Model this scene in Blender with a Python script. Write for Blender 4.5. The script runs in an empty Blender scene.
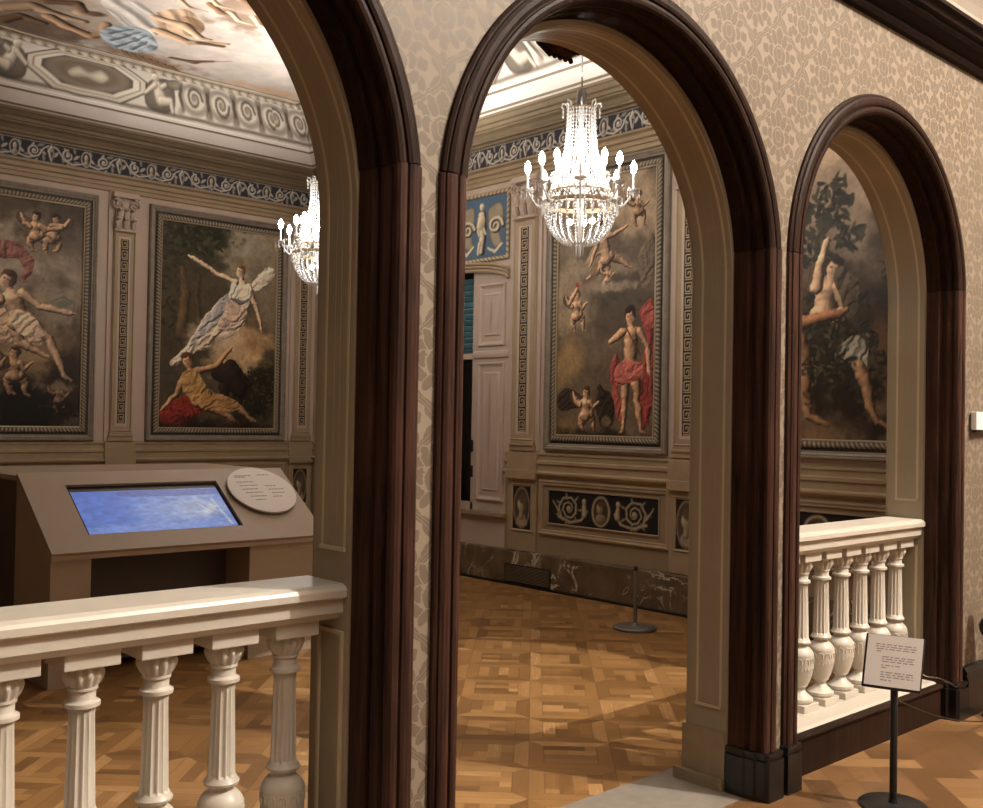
import bpy, bmesh, math, random
import numpy as np
from mathutils import Vector, Matrix
PI = math.pi
random.seed(7)
S = bpy.context.scene
COL = S.collection

# ------------------------------------------------------------------ camera
F_PX, CX, CY, EYE = 1030.0, 491.5, 404.0, 1.6
yaw, pitch, roll = math.radians(42.6), math.radians(0.95), math.radians(1.0)
fw = Vector((math.sin(yaw)*math.cos(pitch), math.cos(yaw)*math.cos(pitch), math.sin(pitch)))
rt = Vector((math.cos(yaw), -math.sin(yaw), 0)); up = rt.cross(fw)
rt2 = rt*math.cos(roll) + up*math.sin(roll)
up2 = -rt*math.sin(roll) + up*math.cos(roll)
cam = bpy.data.objects.new('camera', bpy.data.cameras.new('camera')); COL.objects.link(cam)
cam.matrix_world = Matrix(((rt2.x, up2.x, -fw.x, 0), (rt2.y, up2.y, -fw.y, 0), (rt2.z, up2.z, -fw.z, EYE), (0, 0, 0, 1)))
cam.data.sensor_fit = 'HORIZONTAL'; cam.data.sensor_width = 36.0; cam.data.lens = F_PX/983*36
cam.data.clip_start = 0.05
S.camera = cam

# ------------------------------------------------------------------ world, lights, exposure
W = bpy.data.worlds.new('world'); S.world = W; W.use_nodes = True
W.node_tree.nodes['Background'].inputs[0].default_value = (1, .85, .68, 1)
W.node_tree.nodes['Background'].inputs[1].default_value = 0.02
S.view_settings.view_transform = 'Standard'; S.view_settings.look = 'None'
S.view_settings.gamma = 1.0; S.view_settings.use_curve_mapping = False
S.view_settings.exposure = 0.0

def light(name, kind, loc, power, col, size=None, target=None, spread=None):
    l = bpy.data.lights.new(name, kind); l.energy = power; l.color = col
    o = bpy.data.objects.new(name, l); COL.objects.link(o); o.location = loc
    if kind == 'AREA':
        l.shape = 'RECTANGLE'; l.size, l.size_y = size
        if spread: l.spread = spread
    elif size: l.shadow_soft_size = size
    if target is not None:
        o.rotation_euler = (Vector(target)-Vector(loc)).to_track_quat('-Z', 'Y').to_euler()
    return o
light('hall_lamp_high', 'POINT', (6.2, -2.1, 7.0), 3000, (1, .94, .86), .02)
light('hall_fill_overhead', 'AREA', (1.0, -1.0, 5.8), 70, (1, .95, .88), (1.6, 1.6), (1.6, 1.2, 0))  # unseen fill from above, raised to brighten the balusters
BULB_STRENGTH = 105.0
CEILING_FILL = 250.0

# ------------------------------------------------------------------ geometry of the place (metres)
YW, YK, YS, YB = 2.46, 2.615, 2.836, 2.84      # hall face of arcade wall, wood to stone seam, room face
XB, YA = 7.05, 10.95                           # right and far wall of the painted room
XL, ZC = -1.6, 5.15
ARCH = [dict(c=0.982, r=0.968, s=2.28), dict(c=2.989, r=0.968, s=2.28), dict(c=4.926, r=0.913, s=2.34)]
JOINT = 2.366

# ------------------------------------------------------------------ helpers
def lin(c):
    c = np.asarray(c, dtype=float)/255.0
    return np.where(c <= 0.04045, c/12.92, ((c+0.055)/1.055)**2.4)
def rgb(r, g, b): return tuple(lin((r, g, b)))+(1,)

def tag(o, label=None, cat=None, group=None, kind=None):
    if label: o['label'] = label
    if cat: o['category'] = cat
    if group: o['group'] = group
    if kind: o['kind'] = kind
    return o
def thing(name, loc, label, cat, group=None):
    o = bpy.data.objects.new(name, None); COL.objects.link(o); o.location = loc
    o.empty_display_size = .1
    return tag(o, label, cat, group)
def srt(name, loc=(0, 0, 0)):
    o = bpy.data.objects.new(name, None); COL.objects.link(o); o.location = loc; o['kind'] = 'structure'
    return o
def wloc(o):
    v = Vector((0, 0, 0))
    while o: v = v+o.location; o = o.parent
    return v
def copy_tree(o, parent=None):
    c = o.copy(); COL.objects.link(c)
    if parent: c.parent = parent
    for ch in list(o.children): copy_tree(ch, c)
    return c

class MB:
    def __init__(s): s.v = []; s.f = []; s.sm = []
    def add(s, vs, fs, smooth=False):
        b = len(s.v); s.v += [tuple(v) for v in vs]
        for f in fs: s.f.append(tuple(b+i for i in f)); s.sm.append(smooth)
        return s
    def box(s, a, b):
        (x0, y0, z0), (x1, y1, z1) = a, b
        vs = [(x0,y0,z0),(x1,y0,z0),(x1,y1,z0),(x0,y1,z0),(x0,y0,z1),(x1,y0,z1),(x1,y1,z1),(x0,y1,z1)]
        return s.add(vs, [(0,3,2,1),(4,5,6,7),(0,1,5,4),(1,2,6,5),(2,3,7,6),(3,0,4,7)])
    def obox(s, c, u, v, w):     # oriented box, half vectors
        c, u, v, w = map(Vector, (c, u, v, w))
        vs = [c-u-v-w, c+u-v-w, c+u+v-w, c-u+v-w, c-u-v+w, c+u-v+w, c+u+v+w, c-u+v+w]
        return s.add(vs, [(0,3,2,1),(4,5,6,7),(0,1,5,4),(1,2,6,5),(2,3,7,6),(3,0,4,7)])
    def prism(s, pts, z0, z1, axis='z'):
        n = len(pts)
        m = {'z': lambda p, h: (p[0], p[1], h), 'x': lambda p, h: (h, p[0], p[1]), 'y': lambda p, h: (p[0], h, p[1])}[axis]
        vs = [m(p, z0) for p in pts]+[m(p, z1) for p in pts]
        fs = [tuple(range(n))[::-1], tuple(range(n, 2*n))]+[(i, (i+1) % n, n+(i+1) % n, n+i) for i in range(n)]
        return s.add(vs, fs)
    def lathe(s, prof, c=(0, 0, 0), n=24, fn=None, smooth=True, caps=True):   # prof (r,z); fn(angle, i) -> radius factor
        vs, fs = [], []
        for i, (r, z) in enumerate(prof):
            for k in range(n):
                a = 2*PI*k/n; rr = r*(fn(a, i) if fn else 1)
                vs.append((c[0]+rr*math.cos(a), c[1]+rr*math.sin(a), c[2]+z))
        for i in range(len(prof)-1):
            for k in range(n):
                a, b = i*n+k, i*n+(k+1) % n
                fs.append((a, b, b+n, a+n))
        if caps: fs.append(tuple(range(n))[::-1]); fs.append(tuple(range((len(prof)-1)*n, len(prof)*n)))
        return s.add(vs, fs, smooth)
    def tube(s, pts, r, n=8, smooth=True):
        pts = [Vector(p) for p in pts]; rs = r if isinstance(r, (list, tuple)) else [r]*len(pts)
        vs, fs = [], []
        for i, p in enumerate(pts):
            t = (pts[min(i+1, len(pts)-1)]-pts[max(i-1, 0)]).normalized()
            a = Vector((0, 0, 1)) if abs(t.z) < .9 else Vector((1, 0, 0))
            u = t.cross(a).normalized(); v = t.cross(u)
            for k in range(n):
                an = 2*PI*k/n; vs.append(p+(u*math.cos(an)+v*math.sin(an))*rs[i])
        for i in range(len(pts)-1):
            for k in range(n):
                a, b = i*n+k, i*n+(k+1) % n; fs.append((a, b, b+n, a+n))
        fs.append(tuple(range(n))[::-1]); fs.append(tuple(range((len(pts)-1)*n, len(pts)*n)))
        return s.add(vs, fs, smooth)
    def octa(s, c, rx, rz):
        x, y, z = c
        vs = [(x+rx,y,z),(x,y+rx,z),(x-rx,y,z),(x,y-rx,z),(x,y,z+rz),(x,y,z-rz)]
        return s.add(vs, [(0,1,4),(1,2,4),(2,3,4),(3,0,4),(1,0,5),(2,1,5),(3,2,5),(0,3,5)])
    def ball(s, c, r, n=10, sz=1.0):
        return s.lathe([(max(r*math.sin(PI*i/8), .0004), -r*sz*math.cos(PI*i/8)) for i in range(9)], c, n)
    def sweep(s, prof, path):     # prof list of (d,y); path: list of fn(d,y)->xyz ; closed profile
        n = len(prof); m = len(path)
        vs = [p(d, y) for p in path for d, y in prof]; fs = []
        for i in range(m-1):
            for k in range(n):
                a, b = i*n+k, i*n+(k+1) % n; fs.append((a, b, b+n, a+n))
        fs.append(tuple(range(n))[::-1]); fs.append(tuple(range((m-1)*n, m*n)))
        return s.add(vs, fs)
    def build(s, name, mat, parent=None, kind=None, bevel=0, autosmooth=False):
        off = wloc(parent) if parent else None
        V = s.v
        if parent is None:
            a = np.array(V); off = Vector(((a[:,0].min()+a[:,0].max())/2, (a[:,1].min()+a[:,1].max())/2, a[:,2].min()))
        me = bpy.data.meshes.new(name)
        me.from_pydata([(v[0]-off.x, v[1]-off.y, v[2]-off.z) for v in V], [], s.f)
        me.polygons.foreach_set('use_smooth', s.sm)
        bm = bmesh.new(); bm.from_mesh(me); bmesh.ops.recalc_face_normals(bm, faces=bm.faces); bm.to_mesh(me); bm.free()
        me.materials.append(mat)
        if any(s.sm): me.set_sharp_from_angle(angle=math.radians(38))
        o = bpy.data.objects.new(name, me); COL.objects.link(o)
        if parent: o.parent = parent
        else: o.location = off
        if kind: o['kind'] = kind
        if bevel:
            b = o.modifiers.new('bevel', 'BEVEL'); b.width = bevel; b.segments = 2; b.limit_method = 'ANGLE'
        return o

# ------------------------------------------------------------------ materials
class NT:
    def __init__(s, name):
        s.mat = bpy.data.materials.new(name); s.mat.use_nodes = True
        s.t = s.mat.node_tree; s.b = s.t.nodes['Principled BSDF']
    def n(s, typ, **kw):
        x = s.t.nodes.new(typ)
        for k, v in kw.items(): setattr(x, k, v)
        return x
    def put(s, sock, v):
        if isinstance(v, (int, float, tuple, list)): sock.default_value = v
        else: s.t.links.new(v, sock)
    def m(s, op, *a):
        x = s.n('ShaderNodeMath', operation=op)
        for i, v in enumerate(a): s.put(x.inputs[i], v)
        return x.outputs[0]
    def comb(s, x, y, z):
        c = s.n('ShaderNodeCombineXYZ')
        for i, v in enumerate((x, y, z)): s.put(c.inputs[i], v)
        return c.outputs[0]
    def pos(s, obj=False):
        o = s.n('ShaderNodeTexCoord').outputs['Object'] if obj else s.n('ShaderNodeNewGeometry').outputs['Position']
        sp = s.n('ShaderNodeSeparateXYZ'); s.t.links.new(o, sp.inputs[0])
        return o, sp.outputs[0], sp.outputs[1], sp.outputs[2]
    def noise(s, vec, scale, detail=4, rough=.5, dist=0):
        x = s.n('ShaderNodeTexNoise'); s.t.links.new(vec, x.inputs['Vector'])
        x.inputs['Scale'].default_value = scale; x.inputs['Detail'].default_value = detail
        x.inputs['Roughness'].default_value = rough; x.inputs['Distortion'].default_value = dist
        return x.outputs['Fac']
    def ramp(s, fac, stops, interp='LINEAR'):
        r = s.n('ShaderNodeValToRGB'); s.t.links.new(fac, r.inputs[0]); e = r.color_ramp; e.interpolation = interp
        while len(e.elements) < len(stops): e.elements.new(.5)
        for el, (p, c) in zip(e.elements, stops): el.position = p; el.color = c
        return r.outputs[0]
    def mix(s, fac, a, b):
        x = s.n('ShaderNodeMix', data_type='RGBA'); s.put(x.inputs[0], fac); s.put(x.inputs[6], a); s.put(x.inputs[7], b)
        return x.outputs[2]
    def done(s, color=None, rough=.5, metal=0, bump=None, bstr=.2, bdist=.01, spec=None):
        if color is not None: s.put(s.b.inputs['Base Color'], color)
        s.put(s.b.inputs['Roughness'], rough); s.b.inputs['Metallic'].default_value = metal
        if spec is not None: s.b.inputs['Specular IOR Level'].default_value = spec
        if bump is not None:
            b = s.n('ShaderNodeBump'); b.inputs['Strength'].default_value = bstr; b.inputs['Distance'].default_value = bdist
            s.t.links.new(bump, b.inputs['Height']); s.t.links.new(b.outputs[0], s.b.inputs['Normal'])
        return s.mat

def plain(name, c, rough=.5, metal=0, var=.08, scale=6, spec=None, bump=0):
    g = NT(name); o, x, y, z = g.pos()
    n = g.noise(o, scale, 4, .6)
    a = tuple(v*(1-var) for v in c[:3])+(1,); b = tuple(min(1, v*(1+var)) for v in c[:3])+(1,)
    return g.done(g.ramp(n, [(.3, a), (.7, b)]), rough, metal, n if bump else None, bump, .004, spec)

def wood(name, c0, c1, rough=.35, spec=.4):
    g = NT(name); o, x, y, z = g.pos(True)
    v = g.comb(g.m('MULTIPLY', x, 34.), g.m('MULTIPLY', y, 34.), g.m('MULTIPLY', z, 1.8))
    n = g.noise(v, 1.5, 6, .65, .4); n2 = g.noise(o, 1.7, 3, .5)
    f = g.m('ADD', g.m('MULTIPLY', n, .75), g.m('MULTIPLY', n2, .35))
    return g.done(g.ramp(f, [(.38, c0), (.72, c1)]), rough, 0, n, .15, .003, spec)

def parquet(name, size, rot, k, tones, rough=.32):
    g = NT(name); o, x, y, z = g.pos()
    ca, sa = math.cos(rot)/size, math.sin(rot)/size
    u = g.m('ADD', g.m('MULTIPLY', x, ca), g.m('MULTIPLY', y, sa))
    v = g.m('ADD', g.m('MULTIPLY', x, -sa), g.m('MULTIPLY', y, ca))
    i, j = g.m('FLOOR', u), g.m('FLOOR', v)
    fu, fv = g.m('SUBTRACT', u, i), g.m('SUBTRACT', v, j)
    par = g.m('FLOORED_MODULO', g.m('ADD', i, j), 2.)
    ip = g.m('SUBTRACT', 1., par)
    t = g.m('ADD', g.m('MULTIPLY', fu, par), g.m('MULTIPLY', fv, ip))
    s2 = g.m('ADD', g.m('MULTIPLY', fv, par), g.m('MULTIPLY', fu, ip))
    tk = g.m('MULTIPLY', t, float(k)); kk = g.m('FLOOR', tk)
    sh = g.m('MULTIPLY', g.m('FLOORED_MODULO', kk, 2.), .5)
    sk = g.m('ADD', g.m('MULTIPLY', s2, 1.5), sh); k2 = g.m('FLOOR', sk)
    wn = g.n('ShaderNodeTexWhiteNoise', noise_dimensions='3D')
    g.t.links.new(g.comb(g.m('ADD', g.m('MULTIPLY', i, 7.13), kk), g.m('ADD', g.m('MULTIPLY', j, 5.37), k2), par), wn.inputs['Vector'])
    gr = g.noise(g.comb(g.m('MULTIPLY', s2, 2.), g.m('MULTIPLY', tk, 5.), g.m('ADD', g.m('MULTIPLY', i, 3.7), g.m('MULTIPLY', j, 9.1))), 2., 5, .6)
    f = g.m('ADD', g.m('MULTIPLY', wn.outputs[0], .8), g.m('MULTIPLY', g.m('SUBTRACT', gr, .5), .55))
    f = g.m('ADD', f, g.m('MULTIPLY', g.m('SUBTRACT', par, .5), .12))
    c = g.ramp(f, [(p, q) for p, q in tones])
    ed = g.m('ABSOLUTE', g.m('SUBTRACT', g.m('SUBTRACT', tk, kk), .5))
    seam = g.m('GREATER_THAN', ed, .485)
    c = g.mix(g.m('MULTIPLY', seam, .45), c, rgb(62, 34, 14))
    return g.done(c, g.m('ADD', g.m('MULTIPLY', gr, .15), rough-.07), 0, None, 0, 0, .3)

def framed_parquet(name, size, rot, tones, rough=.32):
    """squares of four narrow boards, each inside a border of wider boards"""
    g = NT(name); o, x, y, z = g.pos()
    ca, sa = math.cos(rot)/size, math.sin(rot)/size
    u = g.m('ADD', g.m('MULTIPLY', x, ca), g.m('MULTIPLY', y, sa)); v = g.m('ADD', g.m('MULTIPLY', x, -sa), g.m('MULTIPLY', y, ca))
    i, j = g.m('FLOOR', u), g.m('FLOOR', v); fu, fv = g.m('SUBTRACT', u, i), g.m('SUBTRACT', v, j)
    cu, cv_ = g.m('SUBTRACT', fu, .5), g.m('SUBTRACT', fv, .5); au, av = g.m('ABSOLUTE', cu), g.m('ABSOLUTE', cv_)
    fr = g.m('GREATER_THAN', g.m('MAXIMUM', au, av), .32); hor = g.m('GREATER_THAN', av, au)
    sideq = g.m('ADD', g.m('MULTIPLY', hor, 2.), g.m('ADD', g.m('MULTIPLY', g.m('GREATER_THAN', cu, 0.), g.m('SUBTRACT', 1., hor)), g.m('MULTIPLY', g.m('GREATER_THAN', cv_, 0.), hor)))
    par = g.m('FLOORED_MODULO', g.m('ADD', i, j), 2.); ip = g.m('SUBTRACT', 1., par)
    t = g.m('ADD', g.m('MULTIPLY', fu, par), g.m('MULTIPLY', fv, ip)); w = g.m('ADD', g.m('MULTIPLY', fv, par), g.m('MULTIPLY', fu, ip))
    tk = g.m('MULTIPLY', g.m('SUBTRACT', t, .18), 6.25); kin = g.m('ADD', g.m('FLOOR', tk), g.m('MULTIPLY', g.m('FLOOR', g.m('ADD', g.m('MULTIPLY', w, 1.9), g.m('MULTIPLY', g.m('FLOORED_MODULO', g.m('FLOOR', tk), 2.), .4))), 7.))
    pid = g.m('ADD', g.m('MULTIPLY', fr, g.m('ADD', sideq, 40.)), g.m('MULTIPLY', g.m('SUBTRACT', 1., fr), kin))
    wn = g.n('ShaderNodeTexWhiteNoise', noise_dimensions='3D'); g.t.links.new(g.comb(i, j, pid), wn.inputs['Vector'])
    lu = g.m('ADD', g.m('MULTIPLY', fr, hor), g.m('MULTIPLY', g.m('SUBTRACT', 1., fr), par)); lv = g.m('SUBTRACT', 1., lu)
    # boards run along v inside odd squares, along the edge in the border
    along = g.m('ADD', g.m('MULTIPLY', u, g.m('ADD', g.m('MULTIPLY', fr, hor), g.m('MULTIPLY', g.m('SUBTRACT', 1., fr), ip))), g.m('MULTIPLY', v, g.m('ADD', g.m('MULTIPLY', fr, g.m('SUBTRACT', 1., hor)), g.m('MULTIPLY', g.m('SUBTRACT', 1., fr), par))))
    across = g.m('SUBTRACT', g.m('ADD', u, v), along)
    gr = g.noise(g.comb(g.m('MULTIPLY', along, 2.), g.m('MULTIPLY', across, 22.), g.m('MULTIPLY', wn.outputs[0], 30.)), 1.5, 5, .6)
    f = g.m('ADD', g.m('MULTIPLY', wn.outputs[0], .85), g.m('MULTIPLY', g.m('SUBTRACT', gr, .5), .5))
    c = g.ramp(f, tones)
    e1 = g.m('LESS_THAN', g.m('ABSOLUTE', g.m('SUBTRACT', g.m('MAXIMUM', au, av), .32)), .008); e2 = g.m('GREATER_THAN', g.m('MAXIMUM', au, av), .494)
    c = g.mix(g.m('MULTIPLY', g.m('MAXIMUM', e1, e2), .4), c, rgb(70, 42, 20))
    return g.done(c, g.m('ADD', g.m('MULTIPLY', gr, .15), rough-.07), 0, None, 0, 0, .3)

def damask(name, light_c, dark_c):
    g = NT(name); o, x, y, z = g.pos()
    P, H = .19, .36
    xs = g.m('ADD', g.m('DIVIDE', g.m('SUBTRACT', x, 3.745), 2*P), .5)
    wob = g.noise(o, 9., 2); xs = g.m('ADD', xs, g.m('MULTIPLY', g.m('SUBTRACT', wob, .5), .03))
    a = g.m('MULTIPLY', g.m('ABSOLUTE', g.m('SUBTRACT', g.m('FRACT', xs), .5)), 2.)
    v = g.m('DIVIDE', g.m('SUBTRACT', z, 3.393), H)
    w = g.m('ADD', .5, g.m('MULTIPLY', .5, g.m('COSINE', g.m('MULTIPLY', v, 2*PI))))
    ins = g.m('LESS_THAN', a, w); out = g.m('SUBTRACT', 1., ins)
    la = g.m('ADD', g.m('MULTIPLY', a, ins), g.m('MULTIPLY', g.m('SUBTRACT', 1., a), out))
    lv = g.m('ADD', v, g.m('MULTIPLY', out, .5))
    lv = g.m('SUBTRACT', g.m('FRACT', g.m('ADD', lv, .5)), .5)
    X, Y = g.m('MULTIPLY', la, P), g.m('MULTIPLY', lv, H)
    e = g.m('MULTIPLY', g.m('ABSOLUTE', g.m('SUBTRACT', a, w)), P)
    vec = g.comb(X, Y, 0.)
    nz = g.noise(vec, 55., 2, .5, .4)
    lobes = g.m('MULTIPLY', g.m('ABSOLUTE', g.m('SINE', g.m('MULTIPLY', lv, 2*PI*3.5))), .018)
    mk = g.m('LESS_THAN', e, g.m('ADD', g.m('ADD', lobes, .017), g.m('MULTIPLY', g.m('SUBTRACT', nz, .5), .02)))
    mk = g.m('MULTIPLY', mk, g.m('GREATER_THAN', g.m('ABSOLUTE', g.m('SUBTRACT', e, .010)), .0016))
    vw = g.comb(g.m('ADD', X, g.m('MULTIPLY', g.m('SUBTRACT', nz, .5), .022)), g.m('ADD', Y, g.m('MULTIPLY', g.m('SUBTRACT', g.noise(vec, 48., 2), .5), .022)), 0.)
    for ex, ey, rx, ry, rt_ in ((0, -.125, .012, .03, 0), (.10, -.045, .020, .026, 25), (0, .088, .026, .042, 0), (.040, .074, .019, .036, -28), (.076, .058, .015, .030, -48), (.104, .014, .024, .021, 0), (.062, .016, .021, .024, 0),
            (0, .004, .046, .044, 0), (.070, -.034, .030, .019, 35), (.038, -.058, .030, .018, -40), (0, -.072, .020, .030, 0), (0, .012, .018, .024, 0)):
        mp = g.n('ShaderNodeMapping', vector_type='TEXTURE'); g.t.links.new(vw, mp.inputs[0])
        mp.inputs[1].default_value = (ex, ey, 0); mp.inputs[2].default_value = (0, 0, math.radians(rt_)); mp.inputs[3].default_value = (rx, ry, 1)
        ln = g.n('ShaderNodeVectorMath', operation='LENGTH'); g.t.links.new(mp.outputs[0], ln.inputs[0]); d = ln.outputs['Value']
        mk = g.m('MAXIMUM', g.m('MULTIPLY', mk, g.m('GREATER_THAN', d, 1.17)), g.m('LESS_THAN', d, 1.))
    fib = g.noise(g.comb(g.m('MULTIPLY', x, 300.), g.m('MULTIPLY', y, 300.), g.m('MULTIPLY', z, 40.)), 1., 2)
    c = g.mix(mk, light_c, dark_c)
    r = g.m('SUBTRACT', .62, g.m('MULTIPLY', mk, .12))
    return g.done(c, r, 0, fib, .12, .002, .3)

def marble(name, c0, c1, vein):
    g = NT(name); o, x, y, z = g.pos()
    n = g.noise(o, 2.6, 6, .62, .8)
    base = g.ramp(g.noise(o, 5., 6, .6, .4), [(.3, c0), (.7, c1)])
    d = g.m('ABSOLUTE', g.m('SUBTRACT', n, .5))
    vm = g.n('ShaderNodeMapRange'); g.put(vm.inputs[0], d); vm.inputs[1].default_value = .001; vm.inputs[2].default_value = .016
    vm.inputs[3].default_value = 1; vm.inputs[4].default_value = 0
    gate = g.n('ShaderNodeMapRange'); g.put(gate.inputs[0], g.noise(o, 2.1, 2)); gate.inputs[1].default_value = .48; gate.inputs[2].default_value = .6
    return g.done(g.mix(g.m('MULTIPLY', vm.outputs[0], gate.outputs[0]), base, vein), .3, 0, None, 0, 0, .4)

def vcol(name, rough=.6, spec=.25):
    g = NT(name); a = g.n('ShaderNodeVertexColor', layer_name='Col')
    o, x, y, z = g.pos()
    n = g.noise(o, 60., 3, .6)
    c = g.n('ShaderNodeMix', data_type='RGBA', blend_type='MULTIPLY'); c.inputs[0].default_value = .25
    g.t.links.new(a.outputs[0], c.inputs[6]); g.t.links.new(g.ramp(n, [(.3, (.6, .6, .6, 1)), (.7, (1, 1, 1, 1))]), c.inputs[7])
    return g.done(c.outputs[2], rough, 0, None, 0, 0, spec)

def emit(name, c, s):
    g = NT(name); g.put(g.b.inputs['Base Color'], c); g.put(g.b.inputs['Emission Color'], c); g.b.inputs['Emission Strength'].default_value = s
    return g.mat

M = dict(
    wallpaper=damask('damask', rgb(131, 118, 102), rgb(102, 89, 75)),
    wood=wood('dark_wood', rgb(19, 12, 9), rgb(52, 34, 25), .5, .07),
    woodred=wood('red_brown_wood', rgb(24, 15, 12), rgb(74, 49, 39), .5, .10),
    woodshaded=wood('shaded_crown_wood', rgb(16, 10, 8), rgb(38, 25, 20), .5, .06),  # darker copy of the wood, shade on the crown put into its colour
    black=plain('black_lacquer', rgb(20, 18, 18), .28, 0, .3, 9),
    stone=plain('beige_stone', rgb(148, 136, 115), .55, 0, .06, 4),
    stonelight=plain('pale_edge_stone', rgb(186, 172, 146), .5, 0, .05, 4),
    cream=plain('cream_paint', rgb(194, 185, 171), .38, 0, .05, 5),
    marble=marble('brown_marble', rgb(84, 70, 54), rgb(120, 103, 82), rgb(214, 200, 176)),
    marblelight=marble('pale_brown_marble', rgb(128, 112, 90), rgb(158, 142, 116), rgb(214, 200, 176)),
    threshold=plain('grey_threshold_stone', rgb(132, 124, 114), .4, 0, .14, 14),
    roomwall=plain('ochre_wall_paint', rgb(146, 128, 102), .6, 0, .08, 3),
    pinkwall=plain('pink_beige_paint', rgb(186, 168, 153), .6, 0, .06, 3),
    ochre=plain('ochre_moulding_paint', rgb(160, 140, 112), .5, 0, .10, 5),
    brownmould=plain('brown_moulding_paint', rgb(124, 108, 84), .5, 0, .12, 5),
    greymould=plain('grey_moulding_paint', rgb(134, 123, 110), .45, 0, .18, 12),
    shade=plain('painted_recess_shade', rgb(52, 42, 32), .5, 0, .15, 8),
    fascia=plain('pale_plaster', rgb(222, 212, 204), .7, 0, .03, 3),
    coveplaster=plain('warm_grey_plaster', rgb(158, 148, 134), .7, 0, .03, 3),
    plaster=plain('white_plaster', rgb(224, 212, 196), .7, 0, .03, 3),
    paint=vcol('oil_paint', .5, .3), deco=vcol('decorative_paint', .65, .2),
    console=plain('taupe_laminate', rgb(160, 142, 124), .5, 0, .03, 5),
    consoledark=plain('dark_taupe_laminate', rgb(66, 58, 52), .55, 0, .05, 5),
    paper=plain('white_print', rgb(216, 208, 202), .55, 0, .02, 5),
    ink=plain('grey_ink', rgb(140, 128, 122), .6, 0, .05, 5),
    metal=plain('grey_metal', rgb(128, 124, 122), .38, .6, .06, 8),
    blackmetal=plain('black_metal', rgb(22, 20, 20), .4, 0, .15, 8),
    chrome=plain('bright_metal', rgb(190, 188, 184), .22, 1, .03, 8),
    plasticwhite=plain('white_plastic', rgb(232, 228, 222), .4, 0, .02, 8),
    parquet=framed_parquet('room_parquet', .40, PI/4, [(.0, rgb(112, 80, 46)), (.3, rgb(138, 101, 60)), (.62, rgb(154, 115, 70)), (.82, rgb(172, 132, 86)), (1., rgb(220, 188, 140))]),
    hallfloor=parquet('hall_parquet', .62, PI/4, 5, [(.0, rgb(92, 66, 42)), (.5, rgb(120, 88, 57)), (1., rgb(152, 117, 79))]),
    slat=plain('teal_slat', rgb(150, 212, 232), .5, 0, .08, 5),
    gold=plain('pale_gilt', rgb(168, 150, 122), .35, .3, .06, 8),
)
g = NT('crystal'); g.b.inputs['Base Color'].default_value = (1, 1, 1, 1); g.b.inputs['Roughness'].default_value = .12
g.b.inputs['Transmission Weight'].default_value = .25; g.b.inputs['IOR'].default_value = 1.5
gn = g.noise(g.pos()[0], 40., 2); g.put(g.b.inputs['Base Color'], g.ramp(gn, [(.2, (.86, .86, .88, 1)), (.6, (1, 1, 1, 1))]))
M['crystal'] = g.mat
M['bulb'] = emit('lit_bulb', (1, .95, .87, 1), BULB_STRENGTH)
g = NT('window_glass'); g.b.inputs['Transmission Weight'].default_value = 1.; g.b.inputs['Roughness'].default_value = .02
g.b.inputs['IOR'].default_value = 1.1; g.put(g.b.inputs['Base Color'], g.ramp(g.noise(g.pos()[0], 3.), [(.3, (.9, .95, .96, 1)), (.7, (1, 1, 1, 1))]))
M['glass'] = g.mat

# ------------------------------------------------------------------ painter: colours laid on a vertex grid
def vnoise(H, Wd, cell, seed):
    r = np.random.RandomState(seed); gh, gw = int(H/cell)+3, int(Wd/cell)+3
    a = r.rand(gh, gw); y = np.arange(H)/cell; x = np.arange(Wd)/cell
    yi, xi = y.astype(int), x.astype(int); fy, fx = y-yi, x-xi
    fy, fx = (fy*fy*(3-2*fy))[:, None], (fx*fx*(3-2*fx))[None, :]
    A, B, Cc, D = a[yi][:, xi], a[yi][:, xi+1], a[yi+1][:, xi], a[yi+1][:, xi+1]
    return (A*(1-fx)+B*fx)*(1-fy)+(Cc*(1-fx)+D*fx)*fy
def fbm(H, Wd, cell, seed, oct=4):
    o = np.zeros((H, Wd)); am, tot = 1., 0.
    for k in range(oct):
        o += am*vnoise(H, Wd, max(cell/2**k, 1.01), seed+k*13); tot += am; am *= .55
    return o/tot

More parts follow.
